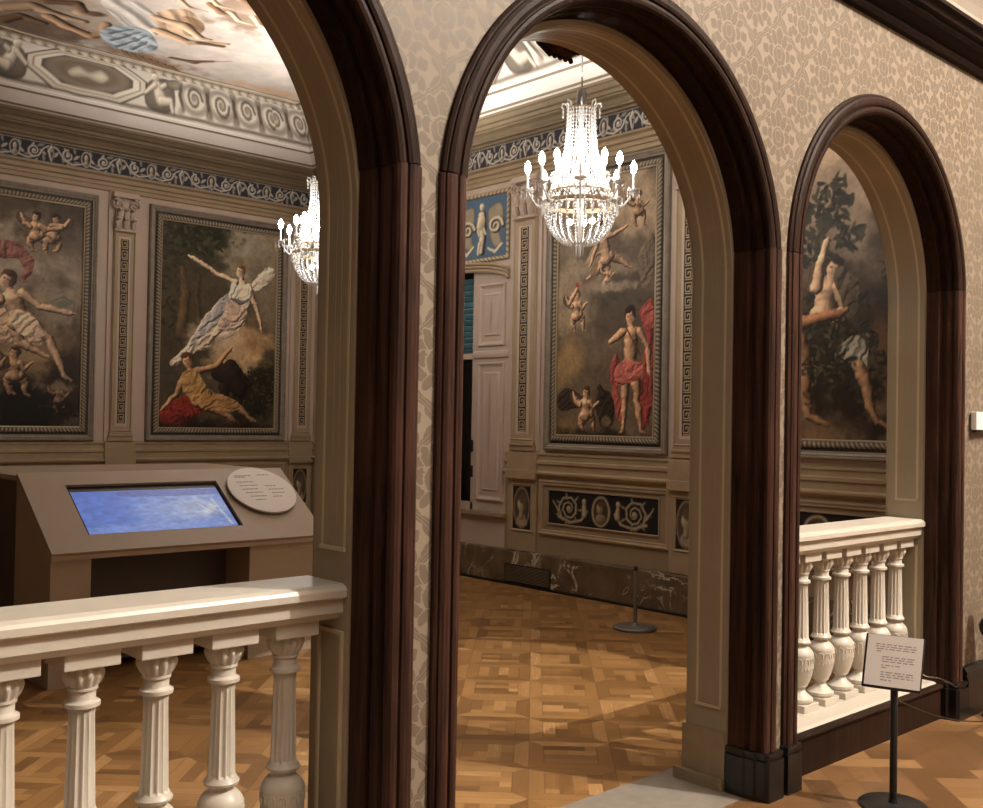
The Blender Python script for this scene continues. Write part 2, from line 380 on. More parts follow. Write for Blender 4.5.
SK = np.array([222, 178, 140.])
def old_master(c):          # ageing of the varnish: calmer colours, brush texture
    q = c.c; l = q.mean(-1, keepdims=True); q = l+(q-l)*.72; q = q*(.93, .90, .86)
    n = fbm(c.H, c.W, c.W*.02, c.seed+5)[..., None]; m = fbm(c.H, c.W, c.W*.15, c.seed+6)[..., None]
    q = 96+(q*(.93+.12*n)*(.88+.22*m)-96)*1.18; return np.clip(q*1.12, 6, 255)
class Cv:            # image-like canvas: x right, y down, both in units of the width
    def __init__(s, Wd, asp, base, warp=.012, seed=1):
        s.W, s.H = Wd, int(round(Wd*asp)); s.asp = asp; s.seed = seed; s.edge = .018 if asp > 1 else .006; s.thin = .86 if Wd >= 170 and asp > 1 else 1.
        yy, xx = np.mgrid[0:s.H, 0:s.W]; s.X = (xx+.5)/Wd; s.Y = (yy+.5)/Wd
        s.X = s.X+(fbm(s.H, s.W, Wd*.06, seed+50, 3)-.5)*2*warp
        s.Y = s.Y+(fbm(s.H, s.W, Wd*.06, seed+90, 3)-.5)*2*warp
        s.c = np.zeros((s.H, s.W, 3))+np.array(base, float)
    def bl(s, m, col):
        m = m[..., None] if m.ndim == 2 else m
        s.c = s.c*(1-m)+np.asarray(col, float)*m
    def mask(s, d, soft): return np.clip(.5-d/max(soft, 1.2/s.W), 0, 1)
    def mottle(s, cell, amt, seed):
        s.c *= 1+(fbm(s.H, s.W, s.W*cell, s.seed*7+seed)-.5)[..., None]*2*amt
    def cloud(s, cx, cy, rx, ry, col, a=1., soft=.8, cell=.12, seed=3):
        n = fbm(s.H, s.W, s.W*cell, s.seed*5+seed)
        d = np.sqrt(((s.X-cx)/rx)**2+((s.Y-cy)/ry)**2)+(n-.5)*1.4
        s.bl(np.clip((1-d)/soft, 0, 1)*a, col)
    def ell(s, cx, cy, rx, ry, col, rot=0, a=1., soft=.01, lit=0):
        dx, dy = s.X-cx, s.Y-cy; c, n = math.cos(rot), math.sin(rot)
        u, v = (dx*c+dy*n)/rx, (-dx*n+dy*c)/ry
        d = (np.sqrt(u*u+v*v)-1)*min(rx, ry)
        sh = 1+lit*(-dx/rx*.6-dy/ry*.6)
        s.bl(s.mask(d, soft)*a, np.asarray(col, float)*np.clip(sh, .35, 1.4)[..., None])
    def limb(s, pts, col, lit=.35, a=1., soft=.005):      # pts (x,y,r): one tapered, rounded stroke with light from upper left
        best = np.full(s.X.shape, 9.); ox = np.zeros(s.X.shape); oy = np.zeros(s.X.shape); rr = np.ones(s.X.shape)
        for (x0, y0, r0), (x1, y1, r1) in zip(pts[:-1], pts[1:]):
            dx, dy = x1-x0, y1-y0; L2 = dx*dx+dy*dy+1e-9
            t = np.clip(((s.X-x0)*dx+(s.Y-y0)*dy)/L2, 0, 1)
            ex, ey = s.X-(x0+t*dx), s.Y-(y0+t*dy); r = (r0+(r1-r0)*t)*s.thin; d = np.sqrt(ex*ex+ey*ey)-r
            b = d < best; best = np.where(b, d, best); ox = np.where(b, ex/r, ox); oy = np.where(b, ey/r, oy); rr = np.where(b, r, rr)
        q = np.clip(1+best/np.maximum(rr, 1e-4), 0, 1)
        sh = (1+lit*(-ox*.75-oy*.65))*(1-.38*q**3)
        s.bl(s.mask(best, soft)*a, np.asarray(col, float)*np.clip(sh, .25, 1.35)[..., None])
    def poly(s, pts, col, a=1., soft=.008, fold=0, fdir=0., fk=40, straight=False):
        P = np.array(pts, float); n = len(P)
        Q = []
        for i in range(n):                                   # Catmull-Rom rounding
            p0, p1, p2, p3 = P[i-1], P[i], P[(i+1) % n], P[(i+2) % n]
            for t in (0, .25, .5, .75):
                Q.append(.5*((2*p1)+(p2-p0)*t+(2*p0-5*p1+4*p2-p3)*t*t+(-p0+3*p1-3*p2+p3)*t**3))
        Q = P if straight else np.array(Q); d2 = np.full(s.X.shape, 9.); ins = np.zeros(s.X.shape, bool)
        for i in range(len(Q)):
            (x0, y0), (x1, y1) = Q[i-1], Q[i]; dx, dy = x1-x0, y1-y0
            t = np.clip(((s.X-x0)*dx+(s.Y-y0)*dy)/(dx*dx+dy*dy+1e-9), 0, 1)
            d2 = np.minimum(d2, (s.X-x0-t*dx)**2+(s.Y-y0-t*dy)**2)
            c = ((y0 > s.Y) != (y1 > s.Y)) & (s.X < dx*(s.Y-y0)/(dy if abs(dy) > 1e-9 else 1e-9)+x0)
            ins ^= c
        d = np.where(ins, -1, 1)*np.sqrt(d2)
        cc = np.asarray(col, float)
        if fold:
            q = (s.X*math.cos(fdir)+s.Y*math.sin(fdir))*fk+fbm(s.H, s.W, s.W*.12, s.seed+33)*5
            cc = cc*(1+fold*(np.sin(q)+.5*np.sin(2.3*q+1)))[..., None]
        if not straight: cc = cc*(1-.42*np.exp(np.minimum(d, 0)/s.edge))[..., None]*(1.06-.25*(fbm(s.H, s.W, s.W*.05, s.seed+71)-.5))[..., None]
        s.bl(s.mask(d, soft)*a, cc)
    def leaves(s, cx, cy, rx, ry, cols, n, size, seed):
        r = random.Random(seed)
        for _ in range(n):
            a, q = r.random()*2*PI, math.sqrt(r.random())
            s.ell(cx+rx*q*math.cos(a), cy+ry*q*math.sin(a), size*(.6+r.random()), size*.45, r.choice(cols), r.random()*PI, .9, .006)
    def head(s, x, y, r, skin, hair, tilt=0.):
        c, n = math.cos(tilt), math.sin(tilt); L = lambda u, v: (x+(u*c-v*n)*r, y+(u*n+v*c)*r); K = np.array(skin, float)
        s.ell(*L(.12, -.25), r*.95, r*1.0, hair, tilt, 1, .008, .35); s.ell(*L(-.05, .12), r*.68, r*.92, K*.97, tilt, 1, .007, .3)
        s.ell(*L(.0, -.78), r*.7, r*.36, hair, tilt, 1, .008, .3); s.ell(*L(.62, .0), r*.28, r*.6, hair, tilt, .9, .008)
        for u in (-.33, .18): s.ell(*L(u, .0), r*.14, r*.07, K*.38, tilt, .9, .004); s.ell(*L(u, -.13), r*.2, r*.05, K*.5, tilt, .6, .004)
        s.ell(*L(-.08, .26), r*.09, r*.2, K*.74, tilt, .7, .005); s.ell(*L(-.08, .56), r*.2, r*.07, (K*.55+np.array((50, 5, 5))), tilt, .8, .004); s.ell(*L(.3, .4), r*.3, r*.45, K*.72, tilt, .35, .02)
    def body(s, strokes, col, soft=.004, relief=1.0, dark=.30, blend=.008):
        """one continuous rounded form from tapered strokes, modelled by a painted light from the upper left"""
        pad = .03; allp = [q for st in strokes for q in st]
        x0, x1 = min(p[0]-p[2] for p in allp)-pad, max(p[0]+p[2] for p in allp)+pad; y0, y1 = min(p[1]-p[2] for p in allp)-pad, max(p[1]+p[2] for p in allp)+pad
        a0, a1, b0, b1 = max(0, int(y0*s.W)), min(s.H, int(y1*s.W)+1), max(0, int(x0*s.W)), min(s.W, int(x1*s.W)+1)
        if a1-a0 < 3 or b1-b0 < 3: return
        X, Y = s.X[a0:a1, b0:b1], s.Y[a0:a1, b0:b1]; D = np.full(X.shape, 9.); Hh = np.zeros(X.shape)
        for st in strokes:
            for (px, py, r0), (qx, qy, r1) in zip(st[:-1], st[1:]):
                dx, dy = qx-px, qy-py; t = np.clip(((X-px)*dx+(Y-py)*dy)/(dx*dx+dy*dy+1e-9), 0, 1)
                e2 = (X-px-t*dx)**2+(Y-py-t*dy)**2; r = r0+(r1-r0)*t; d = np.sqrt(e2)-r
                h_ = np.clip(.5+.5*(D-d)/blend, 0, 1); D = D*(1-h_)+d*h_-blend*h_*(1-h_)
                Hh = np.maximum(Hh, np.sqrt(np.maximum(r*r-e2, 0)))
        for _ in range(2):
            P = np.pad(Hh, 1, mode='edge'); Hh = (P[:-2, 1:-1]+P[2:, 1:-1]+P[1:-1, :-2]+P[1:-1, 2:]+2*P[1:-1, 1:-1])/6
        gy, gx = np.gradient(Hh*s.W*relief); nz = 1/np.sqrt(gx*gx+gy*gy+1)
        lam = np.clip((gx*.55+gy*.55+.72)*nz, 0, 1.15)
        sh = dark+(1.18-dark)*lam
        m = s.mask(D, soft)[..., None]; cc = np.asarray(col, float)*sh[..., None]*np.where((sh < .6)[..., None], np.array((1.04, .96, .9)), 1.)
        s.c[a0:a1, b0:b1] = s.c[a0:a1, b0:b1]*(1-m)+cc*m
    def fig(s, r, head, chest, pelvis, armL=None, armR=None, legL=None, legR=None, skin=SK, hair=(80, 56, 40), tilt=0., sw=1., fat=1.14):
        cx, cy = chest; px, py = pelvis; L = math.hypot(px-cx, py-cy)+1e-9; nx, ny = (py-cy)/L, -(px-cx)/L
        w = 1.3*r*sw; sl, sr = (cx-nx*w, cy-ny*w), (cx+nx*w, cy+ny*w); hw = .75*r; hl, hr = (px-nx*hw, py-ny*hw), (px+nx*hw, py+ny*hw)
        mx, my = (cx+px)/2, (cy+py)/2; R = lambda k: k*r*fat
        for leg, hip in ((legL, hl), (legR, hr)):
            if leg:
                (kx, ky), (fx, fy) = leg[:2]; s.body([[hip+(R(.85),), ((hip[0]+kx)/2, (hip[1]+ky)/2, R(.74)), (kx, ky, R(.5))], [(kx, ky, R(.5)), ((kx*2+fx)/3, (ky*2+fy)/3, R(.5)), (fx, fy, R(.27))], [(fx, fy, R(.27)), (fx+(.6*r if fx >= kx else -.6*r), fy+.25*r, R(.17))]], np.array(skin)*.97)
        s.body([[sl+(R(.55),), sr+(R(.55),)], [(cx+(mx-cx)*.2, cy+(my-cy)*.2, R(1.12)), (mx, my, R(.92)), (px, py, R(1.0))], [hl+(R(.8),), hr+(R(.8),)], [(cx, cy, R(.5)), (head[0]*.6+cx*.4, head[1]*.6+cy*.4, R(.42))]], skin)
        for u in (-.45, .45): s.ell(cx+nx*u*r*1.1+(mx-cx)*.35, cy+ny*u*r*1.1+(my-cy)*.35, .42*r, .16*r, np.array(skin)*.72, math.atan2(ny, nx), .35, .012)
        s.limb([(mx, my-.3*r, .07*r), (px*.8+mx*.2, py*.8+my*.2, .06*r)], np.array(skin)*.7, 0, .4, .01)
        for arm, sh in ((armL, sl), (armR, sr)):
            if arm:
                (ex, ey), (hx, hy) = arm[:2]; s.body([[sh+(R(.52),), ((sh[0]+ex)/2, (sh[1]+ey)/2, R(.44)), (ex, ey, R(.36))], [(ex, ey, R(.36)), ((ex*2+hx)/3, (ey*2+hy)/3, R(.37)), (hx, hy, R(.22))], [(hx, hy, R(.24)), (hx+(hx-ex)*.18, hy+(hy-ey)*.18, R(.12))]], skin)
        s.head(head[0], head[1], r, skin, hair, tilt)
    def drape(s, pts, col, fdir=0., fk=55., amp=.5, soft=.006, seed=1, a=1.):
        """cloth: soft-edged shape modelled with irregular folds running across direction fdir"""
        P = np.array(pts, float); n = len(P); Q = []
        for i in range(n):
            p0, p1, p2, p3 = P[i-1], P[i], P[(i+1) % n], P[(i+2) % n]
            for t in (0, .2, .4, .6, .8): Q.append(.5*((2*p1)+(p2-p0)*t+(2*p0-5*p1+4*p2-p3)*t*t+(-p0+3*p1-3*p2+p3)*t**3))
        Q = np.array(Q); d2 = np.full(s.X.shape, 9.); ins = np.zeros(s.X.shape, bool)
        for i in range(len(Q)):
            (x0, y0), (x1, y1) = Q[i-1], Q[i]; dx, dy = x1-x0, y1-y0
            t = np.clip(((s.X-x0)*dx+(s.Y-y0)*dy)/(dx*dx+dy*dy+1e-9), 0, 1); d2 = np.minimum(d2, (s.X-x0-t*dx)**2+(s.Y-y0-t*dy)**2)
            ins ^= ((y0 > s.Y) != (y1 > s.Y)) & (s.X < dx*(s.Y-y0)/(dy if abs(dy) > 1e-9 else 1e-9)+x0)
        d = np.where(ins, -1, 1)*np.sqrt(d2); f1 = fbm(s.H, s.W, s.W*.16, s.seed*3+seed); f2 = fbm(s.H, s.W, s.W*.05, s.seed*3+seed+7)
        q = (s.X*math.cos(fdir)+s.Y*math.sin(fdir))*fk+f1*9+f2*1.6
        hgt = np.abs(np.sin(q*.5))**.8*.55+.3*np.sin(q*1.7+f1*6)+np.sqrt(np.clip(-d/.03, 0, 1))*.9
        gy, gx = np.gradient(hgt*s.W/fk*.85); lam = np.clip((gx*.5+gy*.42+.76)/np.sqrt(gx*gx+gy*gy+1), 0, 1.2)
        s.bl(s.mask(d, soft)*a, np.asarray(col, float)*((1-amp)+amp*1.45*lam)[..., None])
    def putto(s, x, y, k, skin, hair, flip=1):
        J = lambda u, v: (x+u*k*flip, y+v*k)
        s.poly([J(-.1, -.3), J(-.8, -.75), J(-1.0, -.4), J(-.6, .0), J(-.15, .1)], np.array(skin)*.5, .85, .01)
        s.fig(.26*k, J(.05, -.62), J(0, -.12), J(.1, .42), [J(-.55, -.2), J(-.72, -.62)], [J(.5, .1), J(.82, -.15)], [J(-.25, .85), J(-.05, 1.25)], [J(.55, .75), J(.6, 1.25)], skin, hair, .2*flip, .85, 1.15)

def grid_mesh(name, img, origin, U, V, mat, parent=None, height=None, nrm=None, kind=None, shape=None):
    """img rows run top to bottom. origin = lower left corner, U, V full-size vectors; one vertex per pixel.
    height displaces along nrm; shape(u,v)->xyz overrides the flat layout."""
    H, Wd = img.shape[:2]; o, U, V = np.array(origin, float), np.array(U, float), np.array(V, float)
    uu = np.linspace(0, 1, Wd)[None, :, None]; vv = np.linspace(1, 0, H)[:, None, None]
    if shape is None: P = o+uu*U+vv*V
    else: P = shape(np.broadcast_to(uu[..., 0], (H, Wd)), np.broadcast_to(vv[..., 0], (H, Wd)))
    if height is not None: P = P+height[..., None]*np.array(nrm, float)
    P = np.ascontiguousarray(np.broadcast_to(P, (H, Wd, 3))).reshape(-1, 3)
    off = np.array(wloc(parent)) if parent else np.array([(P[:,0].min()+P[:,0].max())/2, (P[:,1].min()+P[:,1].max())/2, P[:,2].min()])
    idx = np.arange(H*Wd).reshape(H, Wd)
    f = np.stack([idx[1:, :-1], idx[1:, 1:], idx[:-1, 1:], idx[:-1, :-1]], -1).reshape(-1, 4)
    me = bpy.data.meshes.new(name); n, k = len(P), len(f)
    me.vertices.add(n); me.vertices.foreach_set('co', (P-off).ravel())
    me.loops.add(4*k); me.loops.foreach_set('vertex_index', f.ravel().astype(np.int32))
    me.polygons.add(k); me.polygons.foreach_set('loop_start', np.arange(0, 4*k, 4, dtype=np.int32))
    me.update(calc_edges=True)
    me.polygons.foreach_set('use_smooth', np.ones(k, bool))
    at = me.color_attributes.new('Col', 'FLOAT_COLOR', 'POINT')
    c = np.ones((n, 4)); c[:, :3] = lin(np.clip(img, 0, 255).reshape(-1, 3)); at.data.foreach_set('color', c.ravel())
    me.materials.append(mat)
    ob = bpy.data.objects.new(name, me); COL.objects.link(ob)
    if parent: ob.parent = parent
    else: ob.location = off
    if kind: ob['kind'] = kind
    return ob

# ================================================================== THE SETTING
def quad(name, pts, mat, kind='structure', parent=None):
    return MB().add(pts, [tuple(range(len(pts)))]).build(name, mat, parent, kind)
def slab(name, a, b, mat): return MB().box(a, b).build(name, mat, None, 'structure')

HX0, HX1, HY0, HZ = -2.6, 9.4, -3.6, 7.6
slab('floor_hall', (HX0, HY0, -.08), (HX1, YW+.06, 0), M['hallfloor'])
slab('floor_threshold', (HX0, YW+.06, -.08), (HX1, 2.96, 0), M['threshold'])
slab('floor_room', (XL, 2.96, -.08), (XB, YA, 0), M['parquet'])
slab('ceiling_hall', (HX0, HY0, HZ), (HX1, YW, HZ+.08), M['plaster'])
slab('wall_hall_back', (HX0, HY0-.1, 0), (HX1, HY0, HZ), M['wallpaper'])
slab('wall_hall_left', (HX0-.1, HY0, 0), (HX0, YB, HZ), M['wallpaper'])
slab('wall_hall_right', (HX1, HY0, 0), (HX1+.1, YB, HZ), M['wallpaper'])

# arcade wall: one outline with the three openings, thickness YW..YB
def arch_pts(c, R, s, n=48):
    return [(c-R, 0), (c-R, s*.5)]+[(c-R*math.cos(PI*i/n), s+R*math.sin(PI*i/n)) for i in range(n+1)]+[(c+R, s*.5), (c+R, 0)]
out = [(HX0, 0)]
for A in ARCH: out += arch_pts(A['c'], A['r']-.088, A['s'])
out += [(HX1, 0), (HX1, HZ), (HX0, HZ)]
n = len(out)
wf = MB(); wf.add([(x, YW, z) for x, z in out], [tuple(range(n))])
w1 = wf.build('wall_arcade', M['wallpaper'], None, 'structure')
wb = MB(); wb.add([(x, YB, z) for x, z in out], [tuple(range(n))[::-1]])
vs = [(x, YW, z) for x, z in out]+[(x, YB, z) for x, z in out]
wb.add(vs, [(i, (i+1) % n, n+(i+1) % n, n+i) for i in range(n)])
wb.build('wall_arcade_room_side', M['roomwall'], None, 'structure')

def path(A, z0, n=56, joint=None, part='all'):
    c, R, s = A['c'], A['r'], A['s']
    left = [lambda d, y, z=z: (c-(R-d), y, z) for z in ([z0, s] if part == 'all' else [z0, JOINT])]
    right = [lambda d, y, z=z: (c+(R-d), y, z) for z in ([s, z0] if part == 'all' else [JOINT, z0])]
    def ar(t): return lambda d, y: (c-(R-d)*math.cos(t), y, s+(R-d)*math.sin(t))
    if part == 'all': return left[:1]+[ar(PI*i/n) for i in range(n+1)]+right[1:]
    if part == 'left': return left
    if part == 'right': return right
    t0 = math.asin((JOINT+.003-s)/(R-.05))
    return [ar(t0+(PI-2*t0)*i/n) for i in range(n+1)]

CASING = [(0, YW-.003), (.002, YW-.012), (.010, YW-.018), (.016, YW-.018), (.018, YW-.024), (.030, YW-.030), (.046, YW-.031), (.058, YW-.027), (.061, YW-.020), (.066, YW-.020), (.069, YW-.027), (.080, YW-.029), (.092, YW-.026), (.101, YW-.018),
          (.104, YW-.006), (.100, YW+.004), (.092, YW+.010), (.092, YW+.016), (.102, YW+.024), (.108, YW+.036), (.108, YW+.048), (.101, YW+.058), (.096, YW+.062),
          (.096, YW+.074), (.106, YW+.078), (.115, YW+.086), (.115, YK), (.0885, YK), (.0885, YW+.001), (0, YW+.001)]
LINER = [(.0885, YK), (.109, YK), (.109, YK+.008), (.115, YK+.012), (.115, YS-.014), (.109, YS-.010), (.109, YS+.008), (.0885, YS+.008)]
def stepfoot(A, side, h, g):     # plan of a plinth under the casing
    c, R = A['c'], A['r']
    pts = [(-g, YW+.002), (-g, YW-.035-g), (.102, YW-.035-g), (.102+g, YW-.02-g), (.102+g, YW+.01), (.112+g, YW+.02), (.112+g, YW+.06), (.117+g, YW+.07), (.117+g, YK+.004), (.0, YK+.004), (0, YW+.002)]
    return [(c+side*(R-d), y) for d, y in pts]
for k, A in enumerate(ARCH):
    t = srt('trim_%d' % (k+1), (A['c'], YW, 0))
    b = MB(); b.sweep(CASING, path(A, JOINT, part='arch')); b.build('arch_casing', M['wood'], t)
    for sd, sn in ((-1, 'left'), (1, 'right')):
        b = MB(); b.sweep(CASING, path(A, .18, part=sn)); b.build('jamb_casing', M['woodred'], t)
        b = MB(); b.prism(stepfoot(A, sd, .18, .012), 0, .172); b.prism(stepfoot(A, sd, .2, .004), .172, .186); b.prism(stepfoot(A, sd, .2, .009), .186, .205)
        b.build('plinth_block', M['black'], t, bevel=.003)
    AL = dict(A, s=A['s']-.035)
    b = MB(); b.sweep(LINER, path(AL, 0)); b.build('stone_lining', M['stone'], t)
    # raised panel mouldings on the lining
    zb = 1.20 if k != 1 else .36
    for y0, w in ((YK+.036, .012), (YS-.062, .012), (YK+.085, .009), (YS-.105, .007)):
        pr = [(.116, y0), (.107, y0+.002), (.107, y0+w-.002), (.116, y0+w)]
        b = MB(); b.sweep(pr, path(AL, zb)); b.build('panel_moulding', M['stonelight'] if w == .012 else M['stone'], t)
    b = MB()
    for sd in (-1, 1):
        x = A['c']+sd*(A['r']-.115); x2 = x-sd*.008
        b.box((min(x, x2), YK+.036, zb-.012), (max(x, x2), YS-.05, zb))
        if k != 1:
            b.box((min(x, x2), YK+.036, .93), (max(x, x2), YS-.05, .942)); b.box((min(x, x2), YK+.036, .30), (max(x, x2), YK+.048, .93)); b.box((min(x, x2), YS-.062, .30), (max(x, x2), YS-.05, .93))
    b.build('panel_end_moulding', M['stonelight'], t)
    if k == 1:
        for sd in (-1, 1):
            x = A['c']+sd*(A['r']-.115); x2, x3 = x-sd*.006, x-sd*.03
            MB().box((min(x, x2), YK+.012, .05), (max(x, x2), YS+.02, .25)).build('marble_foot', M['marblelight'], t)
            MB().box((min(x, x3), YK+.012, 0), (max(x, x3), YS+.05, .05)).build('marble_step', M['marblelight'], t)

# crown moulding and baseboards of the hall
cr = [(YW, 3.615), (YW-.03, 3.618), (YW-.045, 3.64), (YW-.04, 3.655), (YW-.06, 3.665), (YW-.10, 3.685), (YW-.115, 3.70), (YW-.115, 3.712), (YW-.14, 3.72), (YW-.15, 3.745), (YW-.175, 3.755), (YW-.175, 3.775), (YW, 3.775)]
MB().prism(cr, HX0, HX1, 'x').build('trim_crown', M['woodshaded'], None, 'structure')
cv = [(YW-.165, 3.7755), (YW-.17, 3.80), (YW-.19, 3.84), (YW-.25, 3.94), (YW-.36, 4.06), (YW-.5, 4.16), (YW-.55, 4.245), (YW-.002, 4.245), (YW-.002, 3.7755)]
MB().prism(cv, HX0, HX1, 'x').build('trim_cove', M['coveplaster'], None, 'structure')
bb = [(YW, 0), (YW-.045, 0), (YW-.045, .2), (YW-.035, .225), (YW-.038, .245), (YW-.02, .27), (YW, .275)]
xr = ARCH[2]['c']+ARCH[2]['r']+.016
MB().prism(bb, xr, HX1, 'x').build('baseboard_hall_right', M['black'], None, 'structure')

# painted room shell
slab('wall_far', (XL-.1, YA, 0), (XB+.1, YA+.1, ZC), M['pinkwall'])
WY0, WY1, WZ0 = 7.43, 9.55, .69          # window bay in the right wall
wr = MB(); wr.box((XB, YB, 0), (XB+.1, WY0, ZC)); wr.box((XB, WY1, 0), (XB+.1, YA, ZC)); wr.box((XB, WY0, 0), (XB+.1, WY1, WZ0)); wr.box((XB, WY0, 3.16), (XB+.1, WY1, ZC))
wr.build('wall_right', M['pinkwall'], None, 'structure')
slab('wall_left', (XL-.1, YB, 0), (XL, YA, ZC), M['pinkwall'])

def loop(name, prof, mat, closed=False, parent=None):     # prof (offset inward, z) run round the four walls, mitred
    b = MB(); vs = []
    for o, z in prof: vs += [(XL+o, YB+o, z), (XB-o, YB+o, z), (XB-o, YA-o, z), (XL+o, YA-o, z)]
    fs = []; m = len(prof)
    for i in range(m if closed else m-1):
        j = (i+1) % m
        for k in range(4): fs.append((4*i+k, 4*i+(k+1) % 4, 4*j+(k+1) % 4, 4*j+k))
    b.add(vs, fs); return b.build(name, mat, parent, None if parent else 'structure')
loop('trim_architrave', [(0, 4.0), (.02, 4.01), (.02, 4.05), (.035, 4.055), (.035, 4.09), (.06, 4.10), (.06, 4.12), (.045, 4.13), (.045, 4.145), (.075, 4.16), (.075, 4.175), (.03, 4.185), (0, 4.19)], M['ochre'])
loop('trim_cornice', [(0, 4.40), (.03, 4.405), (.03, 4.43), (.06, 4.435), (.06, 4.455), (.045, 4.465), (.07, 4.50), (.11, 4.52), (.11, 4.535), (.13, 4.54), (.13, 4.575), (.16, 4.58), (.19, 4.615), (.21, 4.62), (.21, 4.645)], M['brownmould'])
loop('trim_fascia', [(.21, 4.645), (.24, 4.665), (.245, 4.68), (.335, 4.79), (.345, 4.79), (.36, 4.815), (.36, 4.83)], M['fascia'])
for nm, o0, z0 in (('trim_gilt_line', .342, 4.790), ('trim_cove_line', .242, 4.668)):
    loop(nm, [(o0-.012, z0-.012), (o0+.006, z0-.014), (o0+.016, z0), (o0, z0+.006)], M['brownmould'], True)
MB().box((XL-.1, YB, ZC), (XB+.1, YA+.1, ZC+.08)).build('ceiling_room', M['plaster'], None, 'structure')
WALLS = {'A': lambda a, h, z: (a, YA-h, z), 'B': lambda a, h, z: (XB-h, a, z)}
def run(b, wall, a0, a1, prof):        # moulding with profile (h,z) along a wall
    f = WALLS[wall]; m = len(prof)
    vs = [f(a, h, z) for a in (a0, a1) for h, z in prof]
    return b.add(vs, [tuple(range(m)), tuple(range(2*m-1, m-1, -1))]+[(i, (i+1) % m, m+(i+1) % m, m+i) for i in range(m)])
SEG = {'A': [(XL, XB)], 'B': [(YB, WY0), (WY1, YA)]}
DADO = [(0, 1.045), (.02, 1.05), (.02, 1.075), (.045, 1.085), (.06, 1.105), (.06, 1.12), (.03, 1.13), (.025, 1.135), (.025, 1.19), (.04, 1.20), (.04, 1.225), (.02, 1.235), (.02, 1.275), (.03, 1.285), (.03, 1.30), (0, 1.315)]
for w, nm in (('A', 'far'), ('B', 'right')):
    b = MB(); b2 = MB(); b3 = MB()
    for a0, a1 in SEG[w]:
        run(b, w, a0, a1, DADO); run(b2, w, a0, a1, [(0, .345), (.012, .345), (.012, 1.045), (0, 1.045)])
    for a0, a1 in ([(XL, XB)] if w == 'A' else [(YB, YA)]):
        run(b3, w, a0, a1, [(0, 0), (.03, 0), (.03, .325), (.022, .34), (0, .345)])
    b.build('trim_dado_'+nm, M['ochre'], None, 'structure'); b2.build('trim_dado_ground_'+nm, M['roomwall'], None, 'structure')
    b3.build('baseboard_'+nm, M['marble'], None, 'structure')
    b = MB(); run(b, w, *( (XL, XB) if w == 'A' else (YB, YA)), [(.03, 0), (.045, 0), (.045, .018), (.03, .024)]); b.build('trim_foot_'+nm, M['black'], None, 'structure')

def mframe(b, wall, a0, a1, z0, z1, prof):     # mitred frame; prof (inward offset, height)
    f = WALLS[wall]; m = len(prof); vs = []
    for o, h in prof: vs += [f(a0+o, h, z0+o), f(a1-o, h, z0+o), f(a1-o, h, z1-o), f(a0+o, h, z1-o)]
    fs = [(4*i+k, 4*i+(k+1) % 4, 4*(i+1)+(k+1) % 4, 4*(i+1)+k) for i in range(m-1) for k in range(4)]
    return b.add(vs, fs)

# ------------------------------------------------------------------ painted frieze, cove and ceiling
CRM = np.array([206, 194, 172.]); BRN = np.array([92, 74, 56.])
def spiral(cv, x, y, r, turns, col, w, flip=1, ph=0):
    pts = []
    for i in range(18):
        t = i/17; a = ph+flip*2*PI*turns*t; q = r*(1-.85*t); pts.append((x+q*math.cos(a), y+q*math.sin(a), w*(1-.5*t)))
    cv.limb(pts, col, .3)
def frieze_tile(seed=4):
    c = Cv(110, .30, (58, 58, 64), .008, seed); T = (198, 192, 182); G = (150, 146, 140); h = .30
    for x, fl in ((.26, 1), (.74, -1)):
        for k in range(9):
            a = k*.75; q = .10+.05*(k % 3); c.ell(x+q*1.2*math.cos(a), h*.5+q*.75*math.sin(a), .055, .020, G if k % 2 else T, a+.7*fl, .95, .008)
        spiral(c, x, h*.5, .088, 1.5, T, .018, fl, PI/2*fl); c.ell(x, h*.5, .022, .022, T, 0, 1, .008, .3)
        c.limb([(x-.2*fl, h*.78, .014), (x-.08*fl, h*.88, .016), (x+.06*fl, h*.72, .016), (x+.14*fl, h*.3, .014), (x+.2*fl, h*.18, .012)], T)
    for x in (0, 1):
        c.ell(x, h*.5, .075, h*.40, T); c.ell(x, h*.5, .058, h*.33, (70, 66, 64)); c.ell(x, h*.45, .026, h*.2, (190, 182, 168), 0, 1, .01, .4); c.ell(x, h*.72, .04, h*.13, (160, 152, 140), 0, 1, .01, .4)
    for y in (.014, h-.014): c.limb([(0, y, .009), (1, y, .009)], (176, 168, 156), .1)
    c.limb([(.5, h*.1, .012), (.47, h*.45, .024), (.5, h*.9, .012)], T); c.limb([(.5, h*.1, .01), (.54, h*.5, .016), (.5, h*.9, .012)], G); c.ell(.5, h*.25, .022, .026, T, 0, 1, .008, .3)
    return c.c
ft = frieze_tile()
def friezeimg(n): return np.tile(ft, (1, n, 1))
nA, nB = int(round((XB-XL)/.70)), int(round((YA-YB)/.70))
t = srt('trim_frieze', (XB, YA, 4.19))
grid_mesh('painted_frieze', friezeimg(nA), (XL, YA-.004, 4.19), (XB-XL, 0, 0), (0, 0, .21), M['deco'], t)
grid_mesh('painted_frieze', friezeimg(nB), (XB-.004, YA, 4.19), (0, -(YA-YB), 0), (0, 0, .21), M['deco'], t)

